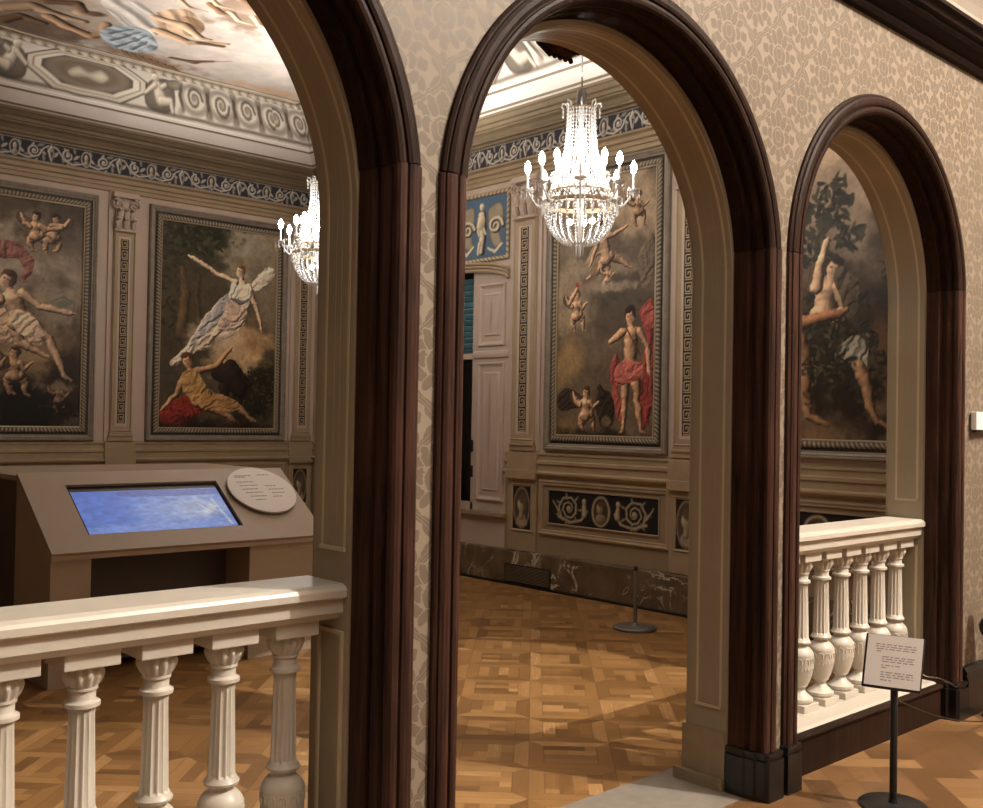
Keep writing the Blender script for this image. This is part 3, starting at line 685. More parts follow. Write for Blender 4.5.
# cove between fascia and ceiling: profile offset .50..0.85, z 4.96..5.15
def cove_tile():                            # 4.2 m repeat; y 0 at the ceiling side
    c = Cv(520, .092, (218, 208, 196), .0015, 9); D = (92, 80, 68); G = (150, 136, 120); T = (214, 202, 186)
    for i in range(130): c.ell((i+.5)/130, .011, .0024, .004, G, .5)
    c.limb([(0, .018, .0012), (1, .018, .0012)], G, .1); c.limb([(0, .086, .0014), (1, .086, .0014)], D, .1)
    def octo(x, y, rx, ry, col): c.poly([(x-rx, y-ry*.25), (x-rx*.55, y-ry), (x, y-ry), (x+rx*.55, y-ry), (x+rx, y-ry*.25), (x+rx, y+ry*.25), (x+rx*.55, y+ry), (x, y+ry), (x-rx*.55, y+ry), (x-rx, y+ry*.25)], col, 1, .002, straight=True)
    y = .053
    for rx, ry, col in ((.145, .035, D), (.140, .033, T), (.128, .029, G), (.124, .0275, (226, 214, 198)), (.108, .024, D)): octo(.5, y, rx, ry, col)
    c.ell(.5, y, .088, .0225, (200, 188, 172)); c.ell(.5, y, .078, .019, (84, 70, 58)); c.ell(.5, y, .074, .017, (128, 110, 92))
    c.poly([(.45, y+.003), (.475, y-.010), (.5, y-.004), (.53, y-.011), (.55, y), (.53, y+.012), (.49, y+.008), (.46, y+.012)], (206, 192, 172), 1, .003)
    for x, f in ((.675, 1), (.325, -1)):
        c.poly([(x-.03*f, y+.03), (x-.035*f, y), (x-.01*f, y-.02), (x+.03*f, y-.024), (x+.042*f, y+.005), (x+.03*f, y+.03)], D, .8, .004)
        c.limb([(x-.005*f, y-.006, .013), (x+.004*f, y+.012, .015)], (220, 206, 188)); c.ell(x-.008*f, y-.024, .010, .009, (216, 200, 180), 0, 1, .003, .35)
        c.limb([(x+.004*f, y+.016, .009), (x+.03*f, y+.014, .007), (x+.034*f, y+.028, .005)], (214, 200, 180)); c.limb([(x-.01*f, y-.008, .006), (x-.035*f, y+.008, .004)], (214, 200, 180)); c.limb([(x+.008*f, y-.008, .006), (x+.035*f, y-.022, .004)], (210, 196, 176))
        c.poly([(x+.02*f, y-.02), (x+.05*f, y-.03), (x+.06*f, y-.012), (x+.03*f, y-.006)], G, .9, .003)
    for i, x in enumerate((.77, .845, .92, .995, .005, .08, .155, .23)):
        c.ell(x, y, .037, .026, D); c.ell(x, y, .033, .022, T); spiral(c, x, y, .022, 1.6, D, .0026, 1 if i % 2 else -1); c.ell(x, y, .007, .006, G)
        for q in (-1, 1): c.limb([(x+.033*q, y-.022, .003), (x+.040*q, y, .0035), (x+.033*q, y+.022, .003)], D, .1); c.ell(x+.037*q, y+.024, .008, .004, G, .6*q); c.ell(x+.037*q, y-.024, .008, .004, G, -.6*q)
    return c.c
ct = cove_tile()
LA, LB = XB-XL, YA-YB
t = srt('trim_painted_cove', (XB, YA, 5.0))
def cove_shape(wall):
    def f(u, v):
        o = .36+.49*v; z = 4.83+.32*np.sin(v*PI/2)**.95
        if wall == 'A': a = (XL+o)+u*(LA-2*o); return np.stack([a, YA-o, z], -1)
        if wall == 'B': a = (YA-o)-u*(LB-2*o); return np.stack([XB-o, a, z], -1)
        if wall == 'C': a = (YB+o)+u*(LB-2*o); return np.stack([XL+o, a, z], -1)
        a = (XB-o)-u*(LA-2*o); return np.stack([a, YB+o, z], -1)
    return f
def cove_img(L, centre):                   # a stretch of length L with an octagon at `centre` metres from its left end
    n = int(L/4.2*ct.shape[1]); idx = (np.arange(n)+int((.5-centre/4.2)*ct.shape[1])) % ct.shape[1]
    return ct[:, idx]
for wl, Lw, ce_ in (('A', LA-1.2, 3.95-XL-.60), ('B', LB-1.2, YA-.60-7.6), ('C', LB-1.2, 2.), ('D', LA-1.2, 3.)):
    grid_mesh('cove_panel', cove_img(Lw, ce_), (0, 0, 0), (1, 0, 0), (0, 0, 1), M['deco'], t, shape=cove_shape(wl))

def ring(name, corners_out, corners_in, step, place, mat, parent, hfn, colfn, nv=6, kind=None):
    """mitred beaded moulding: corners as 2-D points in order; place(p, h) -> xyz"""
    PO, PI_, Sx = [], [], []; s0 = 0
    for k in range(4):
        A0, A1 = np.array(corners_out[k]), np.array(corners_out[(k+1) % 4]); B0, B1 = np.array(corners_in[k]), np.array(corners_in[(k+1) % 4])
        L = np.linalg.norm(A1-A0); m = max(2, int(L/step)); tt = np.linspace(0, 1, m)
        for t_ in tt: PO.append(A0+(A1-A0)*t_); PI_.append(B0+(B1-B0)*t_); Sx.append(s0+t_*L)
        s0 += L
    PO, PI_, Sx = np.array(PO), np.array(PI_), np.array(Sx); n_ = len(Sx)
    v = np.linspace(0, 1, nv)[:, None]; P2 = PI_[None]*(1-v[..., None])+PO[None]*v[..., None]
    h = hfn(Sx[None, :], v)*np.ones((nv, n_)); c = colfn(Sx[None, :], v)
    c = np.broadcast_to(c, (nv, n_, 3)) if c.ndim == 3 else c
    def shp(u, vv): return place(P2[::-1], h[::-1])
    return grid_mesh(name, np.array(c)[::-1], (0, 0, 0), (1, 0, 0), (0, 0, 1), mat, parent, shape=shp, kind=kind)
def rope_h(per, hh):
    return lambda s, v: hh*np.sin(PI*v)**.6*(.55+.45*np.abs(np.sin(PI*(s/per+v*.35))))
def rope_c(per, lo, hi):  # creases coloured darker: painted shading plus old dirt in the gilding
    def f(s, v):
        q = np.abs(np.sin(PI*(s/per+v*.35)))**.7*np.sin(PI*v)**.4
        return (np.array(lo)*(1-q[..., None])+np.array(hi)*q[..., None])
    return f
cx0, cx1, cy0, cy1 = XL+.85, XB-.85, YB+.85, YA-.85
ring('trim_ceiling_rope', [(cx0-.05, cy0-.05), (cx1+.05, cy0-.05), (cx1+.05, cy1+.05), (cx0-.05, cy1+.05)], [(cx0+.02, cy0+.02), (cx1-.02, cy0+.02), (cx1-.02, cy1-.02), (cx0+.02, cy1-.02)], .025,
     lambda P, h: np.stack([P[..., 0], P[..., 1], ZC-.004-h], -1), M['deco'], None, rope_h(.11, .05), rope_c(.11, (96, 80, 64), (222, 208, 188)), 6, 'structure')

def ceiling_picture():                     # plan view: x right = +x, y down = from the far edge (+y) towards the arcade
    wx, wy = cx1-cx0, cy1-cy0
    c = Cv(640, wy/wx, (206, 194, 184), .006, 21); c.thin = .75
    def p(X, Y): return ((X-cx0)/wx, (cy1-Y)/wx)
    def E(X, Y, rx, ry, col, rot=0, a=1., soft=.005, lit=.3): q = p(X, Y); c.ell(q[0], q[1], rx/wx, ry/wx, col, rot, a, soft, lit)
    def L(pts, col, lit=.35): c.body([[p(X, Y)+(r*.9/wx,) for X, Y, r in pts]], col, .003, .8)
    def Pg(pts, col, fold=.12, fdir=.5): c.drape([p(X, Y) for X, Y in pts], col, fdir, 150, .5, .003, int(abs(fdir)*10))
    for k, (X, Y, rx, ry, col) in enumerate([(3.0, 9.3, 1.3, .7, (176, 158, 140)), (2.2, 8.9, 1.2, .9, (150, 134, 120)), (4.8, 8.6, .9, .5, (178, 164, 154)), (5.4, 7.6, 1.0, .6, (200, 184, 180)),
            (5.6, 9.0, .6, .3, (214, 196, 188)), (4.0, 7.2, 1.2, .8, (188, 176, 168)), (3.2, 9.7, .9, .25, (120, 98, 78)), (1.4, 8.2, 1.2, .9, (160, 146, 134))]):
        q = p(X, Y); c.cloud(q[0], q[1], rx/wx, ry/wx, col, .85, .8, .05, k)
    D = (128, 98, 74); T = (204, 172, 142); DB = (104, 80, 64)
    def Cl(X, Y, rx, ry, col, k, a=.9): q = p(X, Y); c.cloud(q[0], q[1], rx/wx, ry/wx, col, a, .6, .025, k)
    Cl(3.1, 9.85, .7, .3, (112, 94, 80), 31); Cl(4.35, 9.85, .6, .18, (150, 122, 100), 32); Cl(4.5, 8.35, .34, .26, (126, 106, 90), 33); Cl(4.4, 8.0, .4, .2, (150, 126, 108), 34); Cl(3.0, 9.0, .5, .4, (146, 126, 108), 35); Cl(5.75, 9.85, .5, .18, (206, 172, 142), 36)
    L([(2.85, 9.54, .10), (3.05, 9.29, .11), (3.3, 9.35, .08), (3.5, 9.33, .06)], T); L([(2.95, 9.86, .08), (3.04, 9.61, .07), (3.26, 9.66, .05)], D)
    L([(3.25, 9.45, .09), (3.45, 9.59, .08), (3.68, 9.64, .07), (3.74, 9.47, .06), (3.67, 9.24, .05)], (196, 158, 126)); E(3.5, 9.09, .09, .055, DB, .4); E(3.40, 9.16, .05, .05, T)
    L([(3.1, 9.1, .07), (3.3, 8.98, .06), (3.42, 9.1, .04)], D); L([(2.7, 9.2, .06), (2.9, 9.0, .05), (3.05, 9.05, .03)], T)
    Pg([(3.42, 8.76), (3.63, 8.55), (3.83, 8.66), (4.05, 8.93), (4.12, 9.26), (3.87, 9.2), (3.63, 9.02)], (198, 190, 182), .10, .9)
    Pg([(3.70, 9.50), (3.80, 9.16), (4.05, 9.17), (4.26, 9.46), (4.21, 9.74), (3.96, 9.8)], (168, 178, 184), .16, 1.2)
    for a_, b_ in (((3.78, 9.45), (3.9, 9.2)), ((3.85, 9.62), (3.98, 9.22)), ((3.96, 9.74), (4.06, 9.28)), ((4.1, 9.7), (4.12, 9.4))): L([a_+(.025,), b_+(.012,)], (112, 130, 146), .2); L([(a_[0]+.05, a_[1]+.02, .018), (b_[0]+.04, b_[1], .01)], (214, 214, 212), .2)
    Pg([(3.9, 8.69), (4.06, 8.43), (4.33, 8.7), (4.35, 9.02), (4.1, 9.04)], (180, 152, 126), .14, .7); Pg([(4.1, 8.6), (4.3, 8.62), (4.4, 8.9), (4.28, 8.98)], (140, 112, 88), .12, .7)
    L([(3.92, 8.78, .05), (4.17, 8.77, .08), (4.45, 8.95, .05), (4.55, 8.93, .03)], T); L([(4.08, 9.07, .08), (4.41, 9.14, .06), (4.62, 9.0, .045), (4.72, 8.92, .03)], (206, 172, 140)); L([(4.5, 9.08, .04), (4.72, 9.0, .03)], DB, .2)
    for i in range(14): L([(4.04+.045*i, 9.80+.008*i, .022), (4.14+.05*i, 9.93+.006*i, .008)], (124, 92, 72) if i % 2 else (150, 118, 94), .2)
    L([(4.5, 9.66, .035), (4.72, 9.62, .04), (4.86, 9.42, .025)], D); L([(4.86, 9.42, .02), (4.95, 9.33, .012)], T)
    for X, Y, r_, q in ((4.15, 8.15, .06, 0), (4.05, 8.0, .05, 1), (4.35, 8.2, .05, 2), (4.55, 8.15, .045, 1), (4.3, 7.85, .05, 0), (3.9, 8.25, .05, 2)):
        E(X, Y, r_, r_*.8, (T, D, DB)[q]); L([(X, Y, r_*.8), (X+.16, Y+.12, r_*.6), (X+.3, Y+.1, r_*.3)], (D, T, T)[q])
    for X, Y, k in ((4.75, 8.75, 41), (5.05, 8.95, 42), (5.25, 8.75, 43), (4.95, 8.5, 44)): Cl(X, Y, .26, .10, (212, 180, 172), k, .7)
    Cl(5.35, 8.3, .2, .12, (150, 136, 126), 45); Cl(5.0, 8.1, .3, .1, (176, 156, 142), 46)
    for k in range(14):
        r = random.Random(k); X, Y = -.4+2.8*r.random(), 4.2+4.4*r.random(); E(X, Y, .25, .15, (178, 150, 128), r.random()*3); E(X+.2, Y+.1, .12, .1, (120, 92, 72)); L([(X, Y, .1), (X+.3, Y-.25, .07)], T)
    L([(cx0, cy1-.1, .03), (cx1, cy1-.1, .03)], (214, 196, 164), .1)
    c.mottle(.05, .10, 5); c.mottle(.015, .07, 8)
    return c.c
grid_mesh('ceiling_painting', ceiling_picture(), (cx0, cy0, ZC-.003), (cx1-cx0, 0, 0), (0, cy1-cy0, 0), M['deco'], kind='structure')

# ------------------------------------------------------------------ pilasters with fret bands
def fret(n):
    a = np.zeros((13*n, 13, 3))+np.array((42, 34, 28.)); c = np.array((188, 168, 138.))
    for k in range(n):
        y = 13*k
        for (y0, y1, x0, x1) in ((1, 2, 2, 11), (1, 10, 2, 3), (9, 10, 2, 9), (4, 10, 8, 9), (4, 5, 5, 9), (4, 7, 5, 6), (11, 12, 2, 11), (1, 12, 10, 11)):
            a[y+y0:y+y1+(1 if y1-y0 == 0 else 0), x0:x1] = c
    return a
def bust_panel(Wd, asp, seed):
    c = Cv(Wd, asp, (40, 34, 30), .01, seed); h = asp
    c.ell(.5, h*.5, .42, h*.46, (160, 142, 114)); c.ell(.5, h*.5, .37, h*.42, (82, 70, 56))
    c.poly([(.2, h*.86), (.35, h*.66), (.62, h*.64), (.8, h*.86), (.5, h*.93)], (150, 134, 108), 1, .03, .1)
    c.limb([(.48, h*.7, .12), (.5, h*.55, .11)], (164, 146, 118)); c.ell(.5, h*.42, .2, h*.17, (176, 158, 128), .1, 1, .03, .35)
    c.ell(.56, h*.31, .22, h*.11, (98, 84, 66), .2, 1, .04); c.ell(.66, h*.42, .08, h*.13, (104, 90, 70), 0, 1, .04)
    return c.c
def pilaster(wall, a0, a1, z0=1.315, z1=4.0, cut=False):
    t = srt('trim_pilaster', WALLS[wall]((a0+a1)/2, 0, z0)); f = WALLS[wall]; w = a1-a0; am = (a0+a1)/2
    def bx(b, p0, p1, h0, h1, q0, q1):
        A, B = f(p0, h0, q0), f(p1, h1, q1); return b.box(tuple(min(i, j) for i, j in zip(A, B)), tuple(max(i, j) for i, j in zip(A, B)))
    bx(MB(), a0, a1, 0, .02, z0, z1).build('pilaster_ground', M['pinkwall'], t)
    b = MB(); bx(b, a0+.05, a1-.05, .02, .045, z0+.10, z1-.42); b.build('shaft', M['pinkwall'], t)
    b = MB(); mframe(b, wall, a0+.05, a1-.05, z0+.10, z1-.42, [(0, .044), (.012, .056), (.022, .046), (w*.16, .0455)]); b.build('shaft_moulding', M['ochre'], t)
    img = fret(17); fw_ = w*.26
    if wall == 'A': grid_mesh('fret_band', img, f(am-fw_/2, .049, z0+.19), (fw_, 0, 0), (0, 0, z1-.50-z0-.19), M['deco'], t)
    else: grid_mesh('fret_band', img, f(am+fw_/2, .049, z0+.19), (0, -fw_, 0), (0, 0, z1-.50-z0-.19), M['deco'], t)
    b = MB(); bx(b, a0+.03, a1-.03, .02, .05, z0, z0+.05); bx(b, a0+.038, a1-.038, .02, .062, z0+.05, z0+.075); bx(b, a0+.044, a1-.044, .02, .05, z0+.075, z0+.10); b.build('pilaster_base', M['ochre'], t, bevel=.005)
    # capital: bell, volutes, leaves, abacus
    b = MB(); zc = z1-.42
    bx(b, a0+.045, a1-.045, .02, .075, zc, zc+.03); bx(b, a0+.06, a1-.06, .02, .055, zc+.03, zc+.33); bx(b, a0+.02, a1-.02, .02, .09, zc+.36, zc+.40); bx(b, a0+.03, a1-.03, .02, .075, zc+.40, zc+.42)
    b.build('capital', M['pinkwall'], t, bevel=.006)
    for sd in (-1, 1):
        b = MB(); pts = []
        for i in range(26):
            q = i/25; r = .068*(1-.82*q); an = PI/2-sd*(2*PI*1.7*q); pts.append(f(am+sd*(w/2-.085)+r*math.cos(an), .07, zc+.29+r*math.sin(an)))
        b.tube(pts, [.015*(1-.5*i/25) for i in range(26)], 6); b.build('volute', M['pinkwall'], t)
    b = MB()
    for i in range(3):
        for row in range(2):
            ac = am+(i-1)*w*.26+(.06*w if row else 0)*(1 if i == 0 else -1 if i == 2 else 0)
            pts = [f(ac, .06, zc+.03+.10*row), f(ac, .08, zc+.09+.10*row), f(ac, .10, zc+.14+.10*row), f(ac, .115, zc+.125+.10*row)]
            b.tube(pts, [.034, .038, .03, .012], 8)
    b.build('acanthus_leaf', M['pinkwall'], t)
    # pedestal with a painted bust
    b = MB(); bx(b, a0+.01, a1-.01, .012, .03, .345, 1.05); bx(b, a0+.0, a1, .02, .068, 1.045, 1.13); bx(b, a0, a1, .02, .05, 1.13, 1.305); b.build('pedestal', M['ochre'], t, bevel=.004)
    b = MB(); mframe(b, wall, am-w*.36, am+w*.36, .53, 1.0, [(0, .029), (.01, .04), (.02, .034), (.03, .031)]); b.build('panel_frame', M['ochre'], t)
    bp = bust_panel(26, 1.65, int(abs(a0)*10)); pw, ph = w*.64, .43
    o = f(am-pw/2, .032, .55) if wall == 'A' else f(am+pw/2, .032, .55)
    grid_mesh('bust_panel', bp, o, (pw, 0, 0) if wall == 'A' else (0, -pw, 0), (0, 0, ph), M['deco'], t)
    return t
for a in ((2.25, 2.57), (4.42, 4.76), (6.69, 7.03)): pilaster('A', *a)
for a in ((6.97, 7.38), (5.02, 5.40)): pilaster('B', *a)

# ------------------------------------------------------------------ paintings
def picture(name, wall, a0, a1, z0, z1, img, label):
    """canvas in a beaded inner frame inside a wide grey moulding"""
    f = WALLS[wall]; t = thing('painting', f((a0+a1)/2, 0, z0-.15), label, 'painting', 'framed wall paintings')
    b = MB(); fx = .145
    mframe(b, wall, a0-fx, a1+fx, z0-fx, z1+fx, [(0, .001), (0, .035), (.012, .05), (.022, .05), (.026, .04), (.036, .042), (.05, .03), (.062, .028), (.066, .016), (.066, .001)])
    b.build('outer_moulding', M['greymould'], t)
    b = MB(); mframe(b, wall, a0-fx+.066, a1+fx-.066, z0-fx+.066, z1+fx-.066, [(0, .012), (.02, .012), (.021, .001)]); b.build('shadow_gap', M['shade'], t)  # dark strip stands in for the shade between the two mouldings
    place = lambda P, h: (np.stack([P[..., 0], YA-.014-h, P[..., 1]], -1) if wall == 'A' else np.stack([XB-.014-h, P[..., 0], P[..., 1]], -1))
    co = [(a0-.062, z0-.062), (a1+.062, z0-.062), (a1+.062, z1+.062), (a0-.062, z1+.062)]; ci = [(a0, z0), (a1, z0), (a1, z1), (a0, z1)]
    ring('bead_frame', co, ci, .008, place, M['deco'], t, rope_h(.040, .024), rope_c(.040, (44, 38, 32), (176, 164, 144)), 7)
    b = MB(); mframe(b, wall, a0-.006, a1+.006, z0-.006, z1+.006, [(0, .001), (0, .028), (.004, .03), (.012, .028), (.014, .018), (.014, .001)]); b.build('inner_fillet', M['gold'], t)
    w, h = a1-a0, z1-z0
    grid_mesh('canvas', img, f(a0, .012, z0) if wall == 'A' else f(a1, .012, z0), (w, 0, 0) if wall == 'A' else (0, -w, 0), (0, 0, h), M['paint'], t)
    return t

def paint_goddess():                       # x 0..1, y 0..1.58
    h = 2.33/1.47; c = Cv(300, h, (88, 80, 62), .014, 3)
    c.cloud(.75, .12, .55, .35, (168, 160, 142), .95, .7, .12, 1); c.cloud(.95, .45, .35, .5, (140, 128, 108), .8, .8, .12, 2)
    c.cloud(.2, .15, .35, .3, (58, 60, 40), .9, .6, .1, 3); c.cloud(.12, .6, .3, .6, (84, 74, 52), .9, .8, .1, 4); c.cloud(.35, .06, .3, .12, (48, 50, 36), .9, .5, .07, 7)
    c.leaves(.25, .12, .25, .14, [(60, 62, 42), (44, 48, 34), (84, 84, 58)], 120, .03, 1); c.leaves(.08, .45, .12, .4, [(74, 68, 46), (58, 56, 40)], 90, .025, 2)
    c.limb([(.17, .36, .03), (.2, .55, .045), (.17, .86, .06)], (116, 94, 62), .45, .85, .03); c.limb([(.31, .40, .015), (.3, .58, .025), (.32, .8, .03)], (92, 78, 54), .45, .8, .03); c.limb([(.2, .5, .02), (.1, .36, .012)], (100, 82, 56), .4, .7, .02)
    c.cloud(.65, .95, .34, .26, (196, 166, 122), 1, .5, .14, 5); c.cloud(.5, .84, .3, .18, (206, 182, 150), .9, .6, .12, 6); c.cloud(.8, .9, .2, .2, (176, 132, 84), .7, .8, .1, 9)
    # goddess
    c.drape([(.76, .44), (.84, .33), (.93, .27), (.985, .30), (.93, .40), (.84, .47)], (204, 196, 182), .8, 60, .5)
    c.drape([(.62, .5), (.44, .62), (.31, .80), (.2, .97), (.09, 1.08), (.14, 1.11), (.3, 1.0), (.46, .92), (.64, .82), (.73, .68)], (206, 188, 170), 1.0, 70, .55, seed=4)
    c.drape([(.56, .52), (.42, .66), (.30, .84), (.24, .96), (.36, .86), (.5, .74), (.6, .62)], (156, 156, 160), 1.0, 60, .55, seed=6)
    c.fig(.047, (.665, .322), (.685, .430), (.66, .60), [(.45, .365), (.255, .26)], [(.815, .6), (.865, .765)], [(.50, .775), (.405, .915)], [(.56, .72), (.47, .85)], (232, 202, 172), (136, 100, 60), .2, .95)
    c.drape([(.60, .42), (.66, .45), (.72, .42), (.775, .46), (.76, .58), (.70, .63), (.60, .60), (.57, .52)], (220, 206, 188), .4, 75, .5, seed=8)
    c.drape([(.57, .58), (.7, .60), (.74, .66), (.66, .74), (.54, .80), (.47, .80), (.52, .68)], (198, 172, 156), 1.1, 70, .5, seed=9)
    c.limb([(.6, .555, .012), (.68, .58, .014), (.75, .55, .010)], (120, 116, 124), .4)
    # reclining man, boar, red cloak
    c.cloud(.85, 1.3, .3, .3, (44, 44, 32), .95, .5, .08, 12); c.leaves(.85, 1.28, .2, .2, [(50, 52, 36), (84, 82, 54), (34, 34, 26)], 150, .016, 5)
    c.body([[(.5, 1.14, .07), (.6, 1.17, .095), (.68, 1.26, .075)], [(.6, 1.1, .06), (.72, 1.2, .04), (.76, 1.22, .022)], [(.55, 1.25, .05), (.56, 1.38, .022)], [(.68, 1.28, .04), (.69, 1.42, .02)]], (62, 48, 38), relief=.8)
    c.drape([(0, 1.50), (.04, 1.42), (.16, 1.36), (.28, 1.31), (.40, 1.31), (.44, 1.38), (.36, 1.46), (.22, 1.55), (.05, 1.565)], (150, 50, 40), 2.0, 60, .6, seed=2)
    c.fig(.054, (.232, 1.065), (.262, 1.18), (.36, 1.35), [(.145, 1.33), (.045, 1.43)], [(.47, 1.10), (.585, .965)], [(.56, 1.47), (.66, 1.545)], [(.63, 1.385), (.80, 1.515)], (204, 158, 116), (92, 64, 42), -.5, 1.05)
    c.drape([(.19, 1.16), (.30, 1.14), (.37, 1.22), (.43, 1.34), (.36, 1.41), (.27, 1.36), (.19, 1.28)], (182, 142, 84), .6, 60, .55, seed=3)
    c.drape([(.34, 1.33), (.48, 1.33), (.64, 1.36), (.68, 1.42), (.58, 1.46), (.44, 1.45), (.34, 1.42)], (176, 132, 78), 1.3, 60, .5, seed=5)
    c.cloud(.5, 1.6, .6, .1, (40, 34, 26), .8, .6, .1, 14); c.mottle(.03, .10, 2); c.mottle(.10, .12, 4)
    return old_master(c)
def paint_clouds():                        # far left painting, only its right half is in the photograph
    h = 2.33/1.47; c = Cv(300, h, (92, 80, 66), .014, 5)
    c.cloud(.6, .5, .5, .45, (170, 158, 140), .95, .6, .14, 1); c.cloud(.9, .3, .3, .35, (120, 108, 94), .8, .7, .12, 2); c.cloud(.85, .7, .25, .2, (150, 136, 116), .8, .7, .1, 3)
    c.cloud(.5, 1.05, .5, .25, (152, 126, 92), .9, .7, .14, 4); c.cloud(.5, 1.5, .8, .32, (34, 28, 24), 1, .5, .14, 5); c.cloud(.95, 1.2, .25, .3, (62, 50, 40), .9, .7, .1, 6); c.cloud(.9, .05, .3, .2, (78, 66, 56), .8, .7, .1, 8)
    c.putto(.655, .20, .13, SK*.95, (56, 38, 28)); c.putto(.80, .19, .12, SK*.88, (50, 34, 26), -1)
    c.drape([(.30, .40), (.42, .31), (.55, .33), (.645, .42), (.635, .54), (.57, .60), (.585, .50), (.53, .43), (.42, .44), (.33, .47)], (150, 98, 88), 1.2, 60, .55)
    c.cloud(.5, 1.02, .42, .16, (150, 128, 96), .9, .6, .1, 19)
    c.drape([(.36, .84), (.5, .76), (.66, .80), (.74, .92), (.7, 1.02), (.55, 1.0), (.42, 1.02), (.32, .95)], (186, 160, 134), .9, 60, .55, seed=3)
    c.fig(.060, (.475, .575), (.51, .695), (.575, .86), [(.36, .66), (.22, .74)], [(.70, .74), (.915, .775)], [(.57, 1.0), (.73, 1.08)], [(.765, .965), (.90, 1.24)], (216, 180, 148), (84, 58, 40), .35, 1.0)
    c.drape([(.50, .80), (.60, .78), (.70, .86), (.74, .96), (.62, .96), (.54, .92)], (206, 184, 158), 1.0, 70, .5, seed=7)
    c.limb([(.78, .70, .008), (.86, .66, .010), (.94, .70, .008), (.93, .77, .006)], (120, 128, 112), .3); c.ell(.86, .72, .055, .03, (100, 108, 96), -.2, .7, .02)
    c.putto(.53, 1.17, .15, SK*.85, (66, 46, 34)); c.putto(.38, 1.2, .13, SK*.8, (60, 42, 30), -1); c.putto(.84, 1.36, .09, SK*.62, (56, 38, 28)); c.cloud(.83, 1.30, .14, .05, (150, 132, 110), .8, .6, .06, 21)
    c.leaves(.85, 1.47, .14, .08, [(40, 34, 26), (54, 46, 34)], 50, .02, 4)
    c.mottle(.03, .10, 2); c.mottle(.10, .12, 4); return old_master(c)
def paint_hero():                          # tall painting seen through the middle arch
    h = 2.36/1.17; c = Cv(260, h, (112, 98, 80), .014, 8)
    c.cloud(.3, .3, .6, .4, (140, 124, 104), .9, .7, .16, 1); c.cloud(.75, .25, .35, .4, (176, 158, 134), .9, .7, .14, 2); c.cloud(.25, .85, .45, .35, (150, 132, 106), .95, .6, .14, 3)
    c.cloud(.75, .8, .5, .18, (86, 78, 68), .95, .6, .14, 4); c.cloud(.3, 1.2, .45, .28, (116, 102, 82), .9, .7, .14, 5); c.cloud(.65, 1.05, .3, .3, (92, 80, 66), .9, .6, .12, 6); c.cloud(.12, 1.45, .25, .22, (170, 136, 86), .7, .8, .12, 7); c.cloud(.6, .55, .35, .12, (100, 90, 78), .9, .6, .12, 16)
    c.cloud(.7, .95, .45, .10, (84, 76, 66), .9, .5, .1, 21); c.cloud(.55, .70, .45, .12, (150, 136, 114), .9, .6, .1, 22); c.cloud(.85, .62, .22, .10, (96, 86, 74), .9, .6, .1, 23); c.cloud(.12, 1.08, .2, .14, (166, 146, 116), .9, .7, .1, 24); c.cloud(.5, .12, .5, .12, (160, 144, 122), .8, .7, .12, 25)
    c.drape([(.84, .60), (.96, .50), (1.0, .62), (.96, .82), (.88, .92), (.84, .78)], (112, 98, 82), .4, 45, .5, seed=2, a=.8)
    c.putto(.81, .27, .12, SK*.8, (96, 66, 44))
    c.drape([(.30, .66), (.38, .52), (.44, .46), (.50, .52), (.42, .68)], (150, 130, 106), .8, 55, .5)
    c.fig(.045, (.435, .40), (.465, .49), (.52, .64), [(.39, .58), (.345, .68)], [(.58, .47), (.70, .42)], [(.44, .72), (.33, .78)], [(.64, .67), (.74, .72)], SK*.9, (90, 62, 42), .2)
    c.putto(.52, .77, .09, SK*.86, (80, 56, 40)); c.ell(.385, .74, .035, .07, (120, 96, 70), .2, .8, .015); c.cloud(.55, .86, .3, .05, (160, 146, 124), .8, .6, .08, 26)
    c.putto(.20, 1.0, .15, SK*.92, (112, 80, 50)); c.body([[(.13, .96, .024), (.17, .90, .02), (.215, .85, .016)]], SK*.9); c.ell(.225, .825, .026, .02, (168, 66, 44)); c.ell(.24, .81, .014, .02, (214, 130, 70))
    # standing man in a red cloak
    c.drape([(.84, 1.10), (.90, 1.01), (.97, 1.0), (1.0, 1.12), (.99, 1.32), (.985, 1.6), (.96, 1.86), (.88, 1.97), (.84, 1.7), (.88, 1.45), (.90, 1.25)], (150, 62, 58), .15, 55, .6, seed=3)
    c.drape([(.56, 1.50), (.62, 1.38), (.655, 1.44), (.64, 1.62), (.70, 1.80), (.66, 1.90), (.60, 1.74)], (164, 78, 72), .3, 60, .6, seed=4)
    c.fig(.058, (.755, 1.10), (.765, 1.222), (.765, 1.48), [(.565, 1.285), (.70, 1.215)], [(.925, 1.34), (.945, 1.53)], [(.715, 1.74), (.705, 1.975)], [(.835, 1.74), (.885, 1.975)], (210, 166, 128), (58, 40, 30), -.35, 1.08, 1.1)
    c.drape([(.60, 1.52), (.68, 1.44), (.80, 1.44), (.90, 1.47), (.90, 1.57), (.80, 1.60), (.70, 1.62), (.62, 1.62)], (186, 98, 90), 1.6, 60, .6, seed=5)
    c.limb([(.70, 1.17, .007), (.78, 1.28, .007), (.86, 1.40, .007)], (110, 72, 52), .2); c.drape([(.86, 1.10), (.93, 1.02), (.99, 1.06), (.98, 1.2), (.90, 1.2)], (178, 82, 76), .8, 60, .6, seed=8)
    # eagle and putto below
    c.drape([(0, 1.74), (.06, 1.66), (.16, 1.64), (.27, 1.70), (.30, 1.78), (.18, 1.80), (.06, 1.82)], (66, 54, 46), 1.3, 90, .6, seed=6); c.drape([(.42, 1.74), (.48, 1.66), (.56, 1.68), (.61, 1.78), (.60, 1.92), (.50, 1.95), (.44, 1.86)], (60, 50, 44), .8, 90, .6, seed=7); c.body([[(.50, 1.70, .028), (.47, 1.64, .022), (.45, 1.65, .01)]], (74, 60, 50))
